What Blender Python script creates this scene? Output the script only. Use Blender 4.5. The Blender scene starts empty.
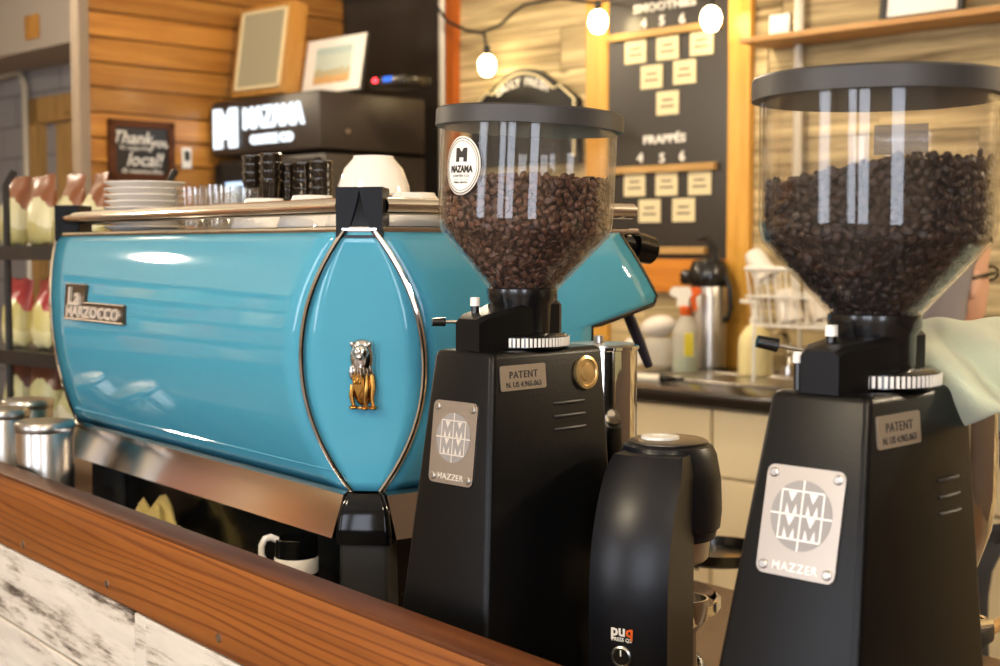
import bpy, bmesh, math, random
import numpy as np
from mathutils import Vector as V, Matrix as Mx
random.seed(7)
R = math.radians
PI = math.pi
scene = bpy.context.scene
COL = scene.collection

# ------------------------------------------------------------------ camera geometry
F = 1389.0                       # focal length in pixels of a 1000 px wide frame
CZ = 1.42                        # eye height
PIT = math.atan(86 / F)
cp, sp = math.cos(PIT), math.sin(PIT)


def ray(px, py):
    x = (px - 500) / F
    v = (333 - py) / F
    return V((x, cp + v * sp, -sp + v * cp))


def at(px, py, Y):
    r = ray(px, py)
    return V((0, 0, CZ)) + r * (Y / r.y)


def on_plane(px, py, p, n):
    r = ray(px, py)
    o = V((0, 0, CZ))
    return o + r * ((V(p) - o).dot(n) / r.dot(n))


# ------------------------------------------------------------------ mesh builder
def frame_of(d):
    d = d.normalized()
    a = V((0, 0, 1)) if abs(d.z) < 0.9 else V((1, 0, 0))
    x = a.cross(d).normalized()
    return x, d.cross(x)


class MB:
    def __init__(self):
        self.bm = bmesh.new()
        self.tl = self.bm.faces.layers.float.new('tone')

    def _tone(self, n0, t):
        if t is not None:
            self.bm.faces.ensure_lookup_table()
            for f in self.bm.faces[n0:]:
                f[self.tl] = t

    def merge(self, bm2, m=None, tone=None):
        n0 = len(self.bm.faces)
        mp = {}
        for v in bm2.verts:
            mp[v] = self.bm.verts.new(m @ v.co if m else v.co)
        for f in bm2.faces:
            try:
                nf = self.bm.faces.new([mp[v] for v in f.verts])
                nf.smooth = f.smooth
            except ValueError:
                pass
        bm2.free()
        self._tone(n0, tone)
        return self

    def box(self, c, s, rot=None, bev=0.0, seg=2, tone=None):
        b = bmesh.new()
        bmesh.ops.create_cube(b, size=1)
        for v in b.verts:
            v.co = V((v.co.x * s[0], v.co.y * s[1], v.co.z * s[2]))
        if bev > 0:
            bmesh.ops.bevel(b, geom=list(b.edges), offset=bev, segments=seg, profile=0.5, affect='EDGES')
        m = Mx.Translation(V(c))
        if rot is not None:
            m = m @ (rot.to_4x4() if hasattr(rot, 'to_4x4') else rot)
        return self.merge(b, m, tone)

    def box2(self, x0, x1, y0, y1, z0, z1, bev=0.0, tone=None):
        return self.box(((x0 + x1) / 2, (y0 + y1) / 2, (z0 + z1) / 2), (x1 - x0, y1 - y0, z1 - z0), None, bev, 2, tone)

    def loft(self, rings, cap0=True, cap1=True, closed_ring=True, closed_path=False):
        vs = [[self.bm.verts.new(V(p)) for p in r] for r in rings]
        n = len(vs[0])
        m = len(vs)
        for i in range(m if closed_path else m - 1):
            a, b = vs[i], vs[(i + 1) % m]
            for j in range(n if closed_ring else n - 1):
                k = (j + 1) % n
                try:
                    self.bm.faces.new((a[j], a[k], b[k], b[j]))
                except ValueError:
                    pass
        if closed_ring and not closed_path:
            if cap0:
                self.bm.faces.new(list(reversed(vs[0])))
            if cap1:
                self.bm.faces.new(vs[-1])
        return self

    def cyl(self, p0, p1, r0, r1=None, seg=24):
        r1 = r0 if r1 is None else r1
        p0, p1 = V(p0), V(p1)
        x, y = frame_of(p1 - p0)
        cs = [(math.cos(2 * PI * i / seg), math.sin(2 * PI * i / seg)) for i in range(seg)]
        return self.loft([[p0 + (x * c + y * s) * r0 for c, s in cs], [p1 + (x * c + y * s) * r1 for c, s in cs]])

    def tube(self, pts, r, seg=10, closed=False, flat=1.0):
        pts = [V(p) for p in pts]
        n = len(pts)
        rings = []
        x = None
        for i in range(n):
            if closed:
                d = pts[(i + 1) % n] - pts[i - 1]
            else:
                d = pts[min(i + 1, n - 1)] - pts[max(i - 1, 0)]
            d.normalize()
            if x is None:
                x, _ = frame_of(d)
            x = (x - d * x.dot(d)).normalized()
            y = d.cross(x)
            rr = r[i] if isinstance(r, (list, tuple)) else r
            rings.append([pts[i] + x * math.cos(2 * PI * k / seg) * rr + y * math.sin(2 * PI * k / seg) * rr * flat for k in range(seg)])
        return self.loft(rings, closed_path=closed)

    def lathe(self, prof, c=(0, 0, 0), seg=48, closed=False, m=None):
        c = V(c)
        rings = []
        for r, z in prof:
            r = max(r, 1e-5)
            ring = []
            for i in range(seg):
                a = 2 * PI * i / seg
                p = V((math.cos(a) * r, math.sin(a) * r, z))
                ring.append((m @ p if m else p) + c)
            rings.append(ring)
        return self.loft(rings, cap0=not closed, cap1=not closed, closed_path=closed)

    def prism(self, poly, a0, a1, plane='xz'):
        if plane == 'xz':
            r0 = [(p[0], a0, p[1]) for p in poly]
            r1 = [(p[0], a1, p[1]) for p in poly]
        elif plane == 'yz':
            r0 = [(a0, p[0], p[1]) for p in poly]
            r1 = [(a1, p[0], p[1]) for p in poly]
        else:
            r0 = [(p[0], p[1], a0) for p in poly]
            r1 = [(p[0], p[1], a1) for p in poly]
        return self.loft([r0, r1])

    def ell(self, c, s, rot=None, seg=20, rings=12):
        b = bmesh.new()
        bmesh.ops.create_uvsphere(b, u_segments=seg, v_segments=rings, radius=1)
        m = Mx.Translation(V(c))
        if rot is not None:
            m = m @ rot.to_4x4()
        m = m @ Mx.Diagonal((s[0], s[1], s[2], 1))
        return self.merge(b, m)

    def text(self, s, size, pos=(0, 0, 0), ext=0.0005, off=0.0, shear=0.0, sx=1.0, align='CENTER', m=None, space=1.0):
        """lettering in the local x-z plane, facing -y, vertically centred on its capitals"""
        cu = bpy.data.curves.new('t', 'FONT')
        cu.body = s
        cu.size = size
        cu.extrude = ext
        cu.offset = off
        cu.shear = shear
        cu.align_x = align
        cu.space_character = space
        cu.resolution_u = 2
        ob = bpy.data.objects.new('t', cu)
        me = bpy.data.meshes.new_from_object(ob)
        b = bmesh.new()
        b.from_mesh(me)
        bpy.data.objects.remove(ob)
        bpy.data.curves.remove(cu)
        bpy.data.meshes.remove(me)
        mm = Mx.Translation(V(pos)) @ (m.to_4x4() if m is not None else Mx.Identity(4)) @ Mx.Rotation(PI / 2, 4, 'X') @ Mx.Diagonal((sx, 1, 1, 1)) @ Mx.Translation((0, -size * 0.36, 0))
        return self.merge(b, mm)

    def xform(self, m):
        bmesh.ops.transform(self.bm, matrix=m, verts=list(self.bm.verts))
        return self

    def build(self, name, mat, parent=None, smooth=35, sub=0, solid=0):
        bmesh.ops.recalc_face_normals(self.bm, faces=list(self.bm.faces))
        me = bpy.data.meshes.new(name)
        self.bm.to_mesh(me)
        self.bm.free()
        me.materials.append(mat)
        if smooth:
            for p in me.polygons:
                p.use_smooth = True
            me.set_sharp_from_angle(angle=R(smooth))
        ob = bpy.data.objects.new(name, me)
        COL.objects.link(ob)
        if parent is not None:
            ob.parent = parent
        if solid:
            md = ob.modifiers.new('solid', 'SOLIDIFY')
            md.thickness = solid
            md.offset = 0
        if sub:
            md = ob.modifiers.new('sub', 'SUBSURF')
            md.levels = md.render_levels = sub
        return ob


def tag(o, label=None, cat=None, group=None, kind=None):
    if label:
        o['label'] = label
    if cat:
        o['category'] = cat
    if group:
        o['group'] = group
    if kind:
        o['kind'] = kind
    return o


def empty(name, loc, rz=0.0, label=None, cat=None, group=None, rx=0.0, ry=0.0):
    o = bpy.data.objects.new(name, None)
    o.empty_display_size = 0.05
    COL.objects.link(o)
    o.location = loc
    o.rotation_euler = (rx, ry, rz)
    return tag(o, label, cat, group)


def dup(root, loc, rz=None, label=None, parent=None):
    r = root.copy()
    COL.objects.link(r)
    r.location = loc
    if rz is not None:
        r.rotation_euler = (root.rotation_euler[0], root.rotation_euler[1], rz)
    if label:
        r['label'] = label
    for ch in list(root.children):
        c = ch.copy()
        COL.objects.link(c)
        c.parent = r
        for g in list(ch.children):
            d = g.copy()
            COL.objects.link(d)
            d.parent = c
    return r


def rrect(x0, x1, hw0, z, r, n=5, hw1=None):
    """rounded rectangle ring, x0..x1, half width hw0 at x0 and hw1 at x1"""
    hw1 = hw0 if hw1 is None else hw1
    pts = []
    for cx, cy, a0 in ((x1 - r, hw1 - r, 0), (x0 + r, hw0 - r, 90), (x0 + r, -hw0 + r, 180), (x1 - r, -hw1 + r, 270)):
        for i in range(n + 1):
            a = R(a0 + 90 * i / n)
            pts.append((cx + r * math.cos(a), cy + r * math.sin(a), z))
    return pts


# ------------------------------------------------------------------ materials
def lin(c):
    return tuple(((x / 255) / 12.92 if x / 255 <= 0.04045 else ((x / 255 + 0.055) / 1.055) ** 2.4) for x in c)


def newmat(name):
    m = bpy.data.materials.new(name)
    m.use_nodes = True
    nt = m.node_tree
    for n in list(nt.nodes):
        nt.nodes.remove(n)
    out = nt.nodes.new('ShaderNodeOutputMaterial')
    return m, nt, out


def N(nt, t, **kw):
    n = nt.nodes.new(t)
    for k, v in kw.items():
        setattr(n, k, v)
    return n


def pmat(name, rgb, rough=0.5, metal=0.0, spec=0.5, coat=0.0, coat_rough=0.05, noise=0.0, nscale=20, bump=0.0, bscale=200, emit=None, estr=0, sheen=0.0, aniso=0.0, trans=0.0, subs=0.0):
    m, nt, out = newmat(name)
    p = N(nt, 'ShaderNodeBsdfPrincipled')
    nt.links.new(p.outputs[0], out.inputs[0])
    c = lin(rgb) + (1,)
    p.inputs['Base Color'].default_value = c
    p.inputs['Roughness'].default_value = rough
    p.inputs['Metallic'].default_value = metal
    p.inputs['Specular IOR Level'].default_value = spec
    p.inputs['Coat Weight'].default_value = coat
    p.inputs['Coat Roughness'].default_value = coat_rough
    p.inputs['Sheen Weight'].default_value = sheen
    p.inputs['Transmission Weight'].default_value = trans
    p.inputs['Subsurface Weight'].default_value = subs
    p.inputs['Anisotropic'].default_value = aniso
    if emit:
        p.inputs['Emission Color'].default_value = lin(emit) + (1,)
        p.inputs['Emission Strength'].default_value = estr
    if noise or bump:
        tc = N(nt, 'ShaderNodeTexCoord')
    if noise:
        nz = N(nt, 'ShaderNodeTexNoise')
        nz.inputs['Scale'].default_value = nscale
        nz.inputs['Detail'].default_value = 5
        nt.links.new(tc.outputs['Object'], nz.inputs['Vector'])
        mr = N(nt, 'ShaderNodeMapRange')
        mr.inputs[1].default_value = 0.3
        mr.inputs[2].default_value = 0.7
        mr.inputs[3].default_value = 1 - noise
        mr.inputs[4].default_value = 1 + noise
        nt.links.new(nz.outputs[0], mr.inputs[0])
        mx = N(nt, 'ShaderNodeVectorMath', operation='SCALE')
        mx.inputs[0].default_value = c[:3]
        nt.links.new(mr.outputs[0], mx.inputs['Scale'])
        nt.links.new(mx.outputs[0], p.inputs['Base Color'])
    if bump:
        nb = N(nt, 'ShaderNodeTexNoise')
        nb.inputs['Scale'].default_value = bscale
        nb.inputs['Detail'].default_value = 3
        nt.links.new(tc.outputs['Object'], nb.inputs['Vector'])
        bp = N(nt, 'ShaderNodeBump')
        bp.inputs['Strength'].default_value = bump
        bp.inputs['Distance'].default_value = 0.002
        nt.links.new(nb.outputs[0], bp.inputs['Height'])
        nt.links.new(bp.outputs[0], p.inputs['Normal'])
    return m


def wood(name, dark, light, scale=(2.0, 30.0, 30.0), rough=0.45, coat=0.0, lines=0.0, line_rgb=None, line_scale=12, spec=0.4, line_vec=(0.35, 3.0, 3.0), line_dist=6.0, detail=6, knots=True):
    """streaky wood; grain runs along local x; per-board 'tone' face attribute shifts the colour"""
    m, nt, out = newmat(name)
    L = nt.links.new
    p = N(nt, 'ShaderNodeBsdfPrincipled')
    L(p.outputs[0], out.inputs[0])
    p.inputs['Roughness'].default_value = rough
    p.inputs['Coat Weight'].default_value = coat
    p.inputs['Coat Roughness'].default_value = 0.12
    p.inputs['Specular IOR Level'].default_value = spec
    tc = N(nt, 'ShaderNodeTexCoord')
    at_ = N(nt, 'ShaderNodeAttribute', attribute_name='tone')
    add = N(nt, 'ShaderNodeVectorMath', operation='ADD')
    sc_ = N(nt, 'ShaderNodeVectorMath', operation='SCALE')
    sc_.inputs[0].default_value = (13.0, 7.0, 5.0)
    L(at_.outputs['Fac'], sc_.inputs['Scale'])
    L(tc.outputs['Object'], add.inputs[0])
    L(sc_.outputs[0], add.inputs[1])
    mp = N(nt, 'ShaderNodeMapping')
    mp.inputs['Scale'].default_value = scale
    L(add.outputs[0], mp.inputs['Vector'])
    nz = N(nt, 'ShaderNodeTexNoise')
    nz.inputs['Scale'].default_value = 1.0
    nz.inputs['Detail'].default_value = detail
    nz.inputs['Roughness'].default_value = 0.62
    nz.inputs['Distortion'].default_value = 0.4
    L(mp.outputs[0], nz.inputs['Vector'])
    cr = N(nt, 'ShaderNodeValToRGB')
    cr.color_ramp.elements[0].position = 0.32
    cr.color_ramp.elements[0].color = lin(dark) + (1,)
    cr.color_ramp.elements[1].position = 0.68
    cr.color_ramp.elements[1].color = lin(light) + (1,)
    L(nz.outputs[0], cr.inputs[0])
    colr = cr.outputs[0]
    if lines:
        mp2 = N(nt, 'ShaderNodeMapping')
        mp2.inputs['Scale'].default_value = line_vec
        L(add.outputs[0], mp2.inputs['Vector'])
        wv = N(nt, 'ShaderNodeTexWave', wave_type='BANDS', bands_direction='Z')
        wv.inputs['Scale'].default_value = line_scale
        wv.inputs['Distortion'].default_value = line_dist
        wv.inputs['Detail'].default_value = 2
        wv.inputs['Detail Scale'].default_value = 0.7
        L(mp2.outputs[0], wv.inputs['Vector'])
        mr = N(nt, 'ShaderNodeMapRange')
        mr.inputs[1].default_value = 0.70
        mr.inputs[2].default_value = 0.95
        mr.inputs[4].default_value = lines
        L(wv.outputs[0], mr.inputs[0])
        mix = N(nt, 'ShaderNodeMix', data_type='RGBA')
        L(mr.outputs[0], mix.inputs[0])
        L(colr, mix.inputs[6])
        mix.inputs[7].default_value = lin(line_rgb or dark) + (1,)
        colr = mix.outputs[2]
    if knots:
        mp3 = N(nt, 'ShaderNodeMapping')
        mp3.inputs['Scale'].default_value = (2.2, 2.2, 6.0)
        L(add.outputs[0], mp3.inputs['Vector'])
        vo = N(nt, 'ShaderNodeTexVoronoi')
        vo.inputs['Scale'].default_value = 1.0
        L(mp3.outputs[0], vo.inputs['Vector'])
        mr3 = N(nt, 'ShaderNodeMapRange')
        mr3.inputs[1].default_value = 0.03
        mr3.inputs[2].default_value = 0.10
        mr3.inputs[3].default_value = 0.75
        mr3.inputs[4].default_value = 0.0
        L(vo.outputs['Distance'], mr3.inputs[0])
        mixk = N(nt, 'ShaderNodeMix', data_type='RGBA')
        L(mr3.outputs[0], mixk.inputs[0])
        L(colr, mixk.inputs[6])
        mixk.inputs[7].default_value = tuple(x * 0.35 for x in lin(dark)) + (1,)
        colr = mixk.outputs[2]
    mt = N(nt, 'ShaderNodeMapRange')
    mt.inputs[1].default_value = 0
    mt.inputs[2].default_value = 1
    mt.inputs[3].default_value = 0.72
    mt.inputs[4].default_value = 1.22
    L(at_.outputs['Fac'], mt.inputs[0])
    vm = N(nt, 'ShaderNodeVectorMath', operation='SCALE')
    L(colr, vm.inputs[0])
    L(mt.outputs[0], vm.inputs['Scale'])
    L(vm.outputs[0], p.inputs['Base Color'])
    bp = N(nt, 'ShaderNodeBump')
    bp.inputs['Strength'].default_value = 0.12
    bp.inputs['Distance'].default_value = 0.003
    L(nz.outputs[0], bp.inputs['Height'])
    L(bp.outputs[0], p.inputs['Normal'])
    return m


def peeling(name):
    """white paint worn off grey old boards"""
    m, nt, out = newmat(name)
    L = nt.links.new
    p = N(nt, 'ShaderNodeBsdfPrincipled')
    L(p.outputs[0], out.inputs[0])
    p.inputs['Roughness'].default_value = 0.8
    tc = N(nt, 'ShaderNodeTexCoord')
    at_ = N(nt, 'ShaderNodeAttribute', attribute_name='tone')
    add = N(nt, 'ShaderNodeVectorMath', operation='ADD')
    sc_ = N(nt, 'ShaderNodeVectorMath', operation='SCALE')
    sc_.inputs[0].default_value = (17.0, 9.0, 5.0)
    L(at_.outputs['Fac'], sc_.inputs['Scale'])
    L(tc.outputs['Object'], add.inputs[0])
    L(sc_.outputs[0], add.inputs[1])

    def noise(scale, vec, det, rgh):
        mp = N(nt, 'ShaderNodeMapping')
        mp.inputs['Scale'].default_value = vec
        L(add.outputs[0], mp.inputs['Vector'])
        nz = N(nt, 'ShaderNodeTexNoise')
        nz.inputs['Scale'].default_value = scale
        nz.inputs['Detail'].default_value = det
        nz.inputs['Roughness'].default_value = rgh
        L(mp.outputs[0], nz.inputs['Vector'])
        return nz
    a = noise(34, (0.11, 1, 0.9), 8, 0.74)
    b = noise(2.5, (0.6, 1, 1.5), 3, 0.5)
    c = noise(60, (0.12, 1, 1), 3, 0.6)
    sm = N(nt, 'ShaderNodeMath', operation='MULTIPLY_ADD')
    L(b.outputs[0], sm.inputs[0])
    sm.inputs[1].default_value = 0.3
    L(a.outputs[0], sm.inputs[2])
    cr = N(nt, 'ShaderNodeValToRGB')
    e = cr.color_ramp.elements
    e[0].position = 0.50
    e[0].color = lin((70, 58, 48)) + (1,)
    e[1].position = 0.66
    e[1].color = lin((236, 228, 216)) + (1,)
    x = e.new(0.545)
    x.color = lin((150, 138, 124)) + (1,)
    x = e.new(0.595)
    x.color = lin((214, 204, 190)) + (1,)
    L(sm.outputs[0], cr.inputs[0])
    mx = N(nt, 'ShaderNodeMix', data_type='RGBA', blend_type='MULTIPLY')
    mx.inputs[0].default_value = 0.35
    L(cr.outputs[0], mx.inputs[6])
    L(c.outputs[0], mx.inputs[7])
    L(mx.outputs[2], p.inputs['Base Color'])
    bp = N(nt, 'ShaderNodeBump')
    bp.inputs['Strength'].default_value = 0.4
    bp.inputs['Distance'].default_value = 0.002
    L(sm.outputs[0], bp.inputs['Height'])
    L(bp.outputs[0], p.inputs['Normal'])
    return m


def clear(name, tint=(1, 1, 1), refl=1.0, base=0.04, rough=0.0, pw=5.0, haze=0.0):
    """thin clear plastic / glass: see-through with a Schlick reflection"""
    m, nt, out = newmat(name)
    L = nt.links.new
    tr = N(nt, 'ShaderNodeBsdfTransparent')
    tr.inputs[0].default_value = tint + (1,)
    gl = N(nt, 'ShaderNodeBsdfGlossy')
    gl.inputs['Roughness'].default_value = rough
    lw = N(nt, 'ShaderNodeLayerWeight')
    lw.inputs[0].default_value = 0.5
    pwn = N(nt, 'ShaderNodeMath', operation='POWER')
    pwn.inputs[1].default_value = pw
    L(lw.outputs['Facing'], pwn.inputs[0])
    ma = N(nt, 'ShaderNodeMath', operation='MULTIPLY_ADD')
    ma.inputs[1].default_value = (1 - base) * 0.8 * refl
    ma.inputs[2].default_value = base
    L(pwn.outputs[0], ma.inputs[0])
    mix = N(nt, 'ShaderNodeMixShader')
    L(ma.outputs[0], mix.inputs[0])
    L(tr.outputs[0], mix.inputs[1])
    L(gl.outputs[0], mix.inputs[2])
    res = mix.outputs[0]
    if haze:
        df = N(nt, 'ShaderNodeBsdfDiffuse')
        df.inputs[0].default_value = (0.8, 0.78, 0.74, 1)
        mh = N(nt, 'ShaderNodeMixShader')
        mh.inputs[0].default_value = haze
        L(res, mh.inputs[1])
        L(df.outputs[0], mh.inputs[2])
        res = mh.outputs[0]
    L(res, out.inputs[0])
    return m


def emis(name, rgb, s):
    m, nt, out = newmat(name)
    e = N(nt, 'ShaderNodeEmission')
    e.inputs[0].default_value = lin(rgb) + (1,)
    e.inputs[1].default_value = s
    nt.links.new(e.outputs[0], out.inputs[0])
    return m


def zbands(name, stops, rough=0.4, axis='Z', noise=0.0, nscale=8, spec=0.5):
    """printed bands along a local axis (object coordinates)"""
    m, nt, out = newmat(name)
    L = nt.links.new
    p = N(nt, 'ShaderNodeBsdfPrincipled')
    L(p.outputs[0], out.inputs[0])
    p.inputs['Roughness'].default_value = rough
    p.inputs['Specular IOR Level'].default_value = spec
    tc = N(nt, 'ShaderNodeTexCoord')
    sx = N(nt, 'ShaderNodeSeparateXYZ')
    L(tc.outputs['Object'], sx.inputs[0])
    src = sx.outputs[axis]
    if noise:
        nz = N(nt, 'ShaderNodeTexNoise')
        nz.inputs['Scale'].default_value = nscale
        L(tc.outputs['Object'], nz.inputs['Vector'])
        ma = N(nt, 'ShaderNodeMath', operation='MULTIPLY_ADD')
        ma.inputs[1].default_value = noise
        L(nz.outputs[0], ma.inputs[0])
        L(src, ma.inputs[2])
        src = ma.outputs[0]
    lo, hi = stops[0][0], stops[-1][0]
    mr = N(nt, 'ShaderNodeMapRange')
    mr.inputs[1].default_value = lo
    mr.inputs[2].default_value = hi
    L(src, mr.inputs[0])
    cr = N(nt, 'ShaderNodeValToRGB')
    cr.color_ramp.interpolation = 'CONSTANT'
    e = cr.color_ramp.elements
    while len(e) > 1:
        e.remove(e[-1])
    e[0].position = 0
    e[0].color = lin(stops[0][1]) + (1,)
    for z, c in stops[1:]:
        x = e.new((z - lo) / (hi - lo))
        x.color = lin(c) + (1,)
    L(mr.outputs[0], cr.inputs[0])
    L(cr.outputs[0], p.inputs['Base Color'])
    return m


M = {}
M['teal'] = pmat('teal_enamel', (76, 156, 184), 0.35, spec=0.0, coat=0.9, coat_rough=0.04)
M['chrome'] = pmat('chrome', (225, 220, 212), 0.07, 1.0)
M['chrome_band'] = pmat('chrome_band', (188, 180, 174), 0.13, 1.0)
M['steel'] = pmat('brushed_steel', (190, 186, 180), 0.28, 1.0)
M['gold'] = pmat('brass', (190, 140, 70), 0.22, 1.0)
M['blackpl'] = pmat('black_plastic', (16, 16, 17), 0.22, coat=0.3)
M['blackgl'] = pmat('gloss_black', (9, 9, 10), 0.1, spec=0.25)
M['block'] = pmat('satin_black', (10, 10, 11), 0.32, spec=0.12)
M['blackmat'] = pmat('matt_black', (20, 19, 19), 0.6)
M['enamel'] = pmat('black_enamel', (9, 9, 10), 0.34, spec=0.22, bump=0.08, bscale=500)
M['lid'] = pmat('grey_black_lid', (52, 50, 50), 0.45)
M['navy'] = pmat('blue_black_plastic', (13, 15, 22), 0.36, spec=0.3)
M['puqp'] = pmat('press_shell', (14, 15, 20), 0.33, spec=0.3)
M['badge'] = pmat('badge_bronze', (96, 82, 66), 0.3, 0.9)
M['palegold'] = pmat('pale_gold', (216, 186, 130), 0.3, 0.85)
M['plate'] = pmat('aluminium_plate', (184, 174, 163), 0.36, 1.0)
M['patent'] = pmat('patent_plate', (150, 138, 124), 0.45, 0.55)
M['mark_grey'] = pmat('engraved_grey', (150, 146, 144), 0.5, 0.4)
M['mark_light'] = pmat('etched_light', (238, 232, 224), 0.35, 0.6)
M['ink_dark'] = pmat('dark_ink', (40, 36, 36), 0.6)
M['ink_grey'] = pmat('grey_ink', (105, 92, 80), 0.6)
M['white'] = pmat('white_plastic', (235, 232, 226), 0.4)
M['china'] = pmat('white_china', (238, 232, 224), 0.12, coat=0.4)
M['paper'] = pmat('white_paper', (240, 236, 228), 0.7)
M['orange'] = pmat('orange_plastic', (226, 98, 24), 0.4)
M['hopper'] = clear('clear_hopper', (0.98, 0.97, 0.955), 0.8, 0.03, 0.03, 3.2, 0.006)
M['glass'] = clear('clear_glass', (0.96, 0.95, 0.93), 1.0, 0.08, 0.0, 2.5, 0.01)
M['milky'] = clear('milky_plastic', (0.9, 0.92, 0.88), 1.0, 0.05, 0.1, 3.0, 0.45)
M['bean'] = pmat('roasted_bean', (80, 50, 36), 0.42, noise=0.45, nscale=120, spec=0.45)
M['bean2'] = pmat('dark_roasted_bean', (40, 25, 20), 0.42, noise=0.45, nscale=120, spec=0.3)
M['partition'] = wood('varnished_planks', (150, 94, 38), (194, 138, 66), (1.6, 24, 24), 0.32, 0.25)
M['weathered'] = wood('weathered_planks', (116, 96, 62), (234, 212, 162), (1.1, 14, 30), 0.7)
M['post_yellow'] = wood('yellow_pine', (198, 140, 50), (222, 170, 78), (30, 30, 2.0), 0.4, 0.2)
M['post_orange'] = wood('orange_stained_post', (150, 74, 22), (196, 106, 38), (30, 30, 2.0), 0.4, 0.2)
M['band'] = wood('amber_board', (178, 104, 26), (212, 138, 46), (2, 30, 30), 0.4, 0.2)
M['slat'] = wood('pale_slat', (196, 150, 84), (226, 184, 118), (3, 30, 30), 0.5)
M['shelfwood'] = wood('shelf_wood', (196, 138, 76), (232, 184, 120), (2, 30, 30), 0.5)
M['fascia'] = wood('oiled_fir', (116, 64, 22), (162, 96, 38), (1.2, 22, 22), 0.4, 0.3, 0.6, (96, 40, 10), 1.0, line_vec=(1.6, 16, 26), line_dist=13.0, knots=False)
M['ledgetop'] = wood('dark_ledge', (78, 42, 22), (114, 66, 36), (1.2, 22, 22), 0.5, 0.0, spec=0.2, knots=False)
M['speakerwood'] = wood('speaker_veneer', (196, 136, 60), (222, 166, 88), (30, 30, 3), 0.4)
M['doorwood'] = wood('door_wood', (176, 136, 80), (214, 174, 112), (30, 30, 3), 0.5)
M['peel'] = peeling('peeling_white_paint')
M['chalk'] = pmat('chalkboard', (40, 37, 34), 0.45, noise=0.5, nscale=3)
M['board'] = pmat('menu_black', (40, 36, 33), 0.3)
M['card'] = pmat('kraft_card', (222, 208, 168), 0.7)
M['cinder'] = None
M['greywall'] = pmat('grey_paint', (150, 146, 142), 0.7)
M['soffit'] = pmat('soffit_paint', (168, 160, 152), 0.7)
M['conduit'] = pmat('conduit', (200, 194, 182), 0.4, 0.3)
M['cream'] = pmat('cream_cabinet', (232, 220, 188), 0.45)
M['counter_dark'] = pmat('dark_laminate', (22, 19, 17), 0.22, noise=0.2, nscale=60)
M['counter_brown'] = pmat('brown_laminate', (92, 68, 46), 0.42, noise=0.12, nscale=12)
M['mat_black'] = pmat('bar_mat', (18, 18, 20), 0.35)
M['cloth'] = pmat('terry_cloth', (198, 204, 176), 0.95, bump=0.5, bscale=700, sheen=0.3)
M['cloth_y'] = pmat('yellow_cloth', (196, 176, 110), 0.95, bump=0.5, bscale=200)
M['fridge'] = pmat('fridge_black', (44, 37, 33), 0.42)
M['floor'] = pmat('floor_concrete', (120, 104, 88), 0.4, noise=0.2, nscale=2)
M['darkwall'] = pmat('dark_paint', (92, 76, 62), 0.8)
M['roomwall'] = pmat('room_paint', (196, 184, 166), 0.8)
M['ceil'] = pmat('ceiling_paint', (204, 198, 188), 0.8)
M['sign_lit'] = emis('lit_sign', (240, 248, 255), 1.5)
M['bulb'] = emis('bulb_glow', (255, 226, 170), 22.0)
M['skin'] = pmat('skin', (206, 160, 132), 0.5)
M['hair'] = pmat('grey_hood', (128, 120, 118), 0.9, bump=0.5, bscale=80)
M['trouser'] = pmat('dark_trousers', (40, 42, 50), 0.9)
M['rack'] = pmat('rack_black', (40, 36, 34), 0.45, 0.3)
M['liquid'] = pmat('green_liquid', (150, 196, 120), 0.2)
M['soap'] = pmat('cream_soap_bottle', (240, 226, 170), 0.35)
M['red_led'] = emis('red_led', (255, 50, 60), 6)
M['blue_led'] = emis('blue_led', (60, 110, 220), 1.5)
M['door_glow'] = emis('fridge_glow', (190, 220, 255), 1.6)  # emission imitating interior light reflected in the fridge door
M['frost'] = clear('frosted_label', (0.8, 0.8, 0.84), 1.0, 0.08, 0.2, 3.0, 0.25)


def cinder():
    m, nt, out = newmat('painted_blockwork')
    L = nt.links.new
    p = N(nt, 'ShaderNodeBsdfPrincipled')
    L(p.outputs[0], out.inputs[0])
    p.inputs['Roughness'].default_value = 0.75
    tc = N(nt, 'ShaderNodeTexCoord')
    mp = N(nt, 'ShaderNodeMapping')
    mp.inputs['Rotation'].default_value = (PI / 2, 0, 0)
    L(tc.outputs['Object'], mp.inputs['Vector'])
    br = N(nt, 'ShaderNodeTexBrick')
    br.inputs['Scale'].default_value = 1.0
    br.inputs['Color1'].default_value = lin((150, 150, 158)) + (1,)
    br.inputs['Color2'].default_value = lin((140, 140, 148)) + (1,)
    br.inputs['Mortar'].default_value = lin((112, 112, 120)) + (1,)
    br.inputs['Brick Width'].default_value = 0.4
    br.inputs['Row Height'].default_value = 0.2
    br.inputs['Mortar Size'].default_value = 0.008
    L(mp.outputs[0], br.inputs['Vector'])
    L(br.outputs[0], p.inputs['Base Color'])
    return m


M['cinder'] = cinder()

# ------------------------------------------------------------------ the room
AB = R(-45)                                     # back wall: local x runs right (and nearer), -y faces the room
eB = V((math.cos(AB), math.sin(AB), 0))
nB = V((math.sin(AB), -math.cos(AB), 0))        # towards the room
WB = V((0.668, 5.3, 0))


def wall_s(px, py=247):
    p = on_plane(px, py, WB, nB)
    return (p - WB).dot(eB), p.z


def onw(px, py, off=0.0):
    """a point on (or off mm in front of) the back wall"""
    p = on_plane(px, py, WB + nB * off, nB)
    return p


mb = MB()
mb.box2(-9, 6, -3.2, 13, -0.1, 0)
tag(mb.build('floor', M['floor'], smooth=0), kind='structure')
mb = MB()
mb.box2(-9, 6, -3.2, 13, 3.2, 3.3)
tag(mb.build('ceiling', M['ceil'], smooth=0), kind='structure')

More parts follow.
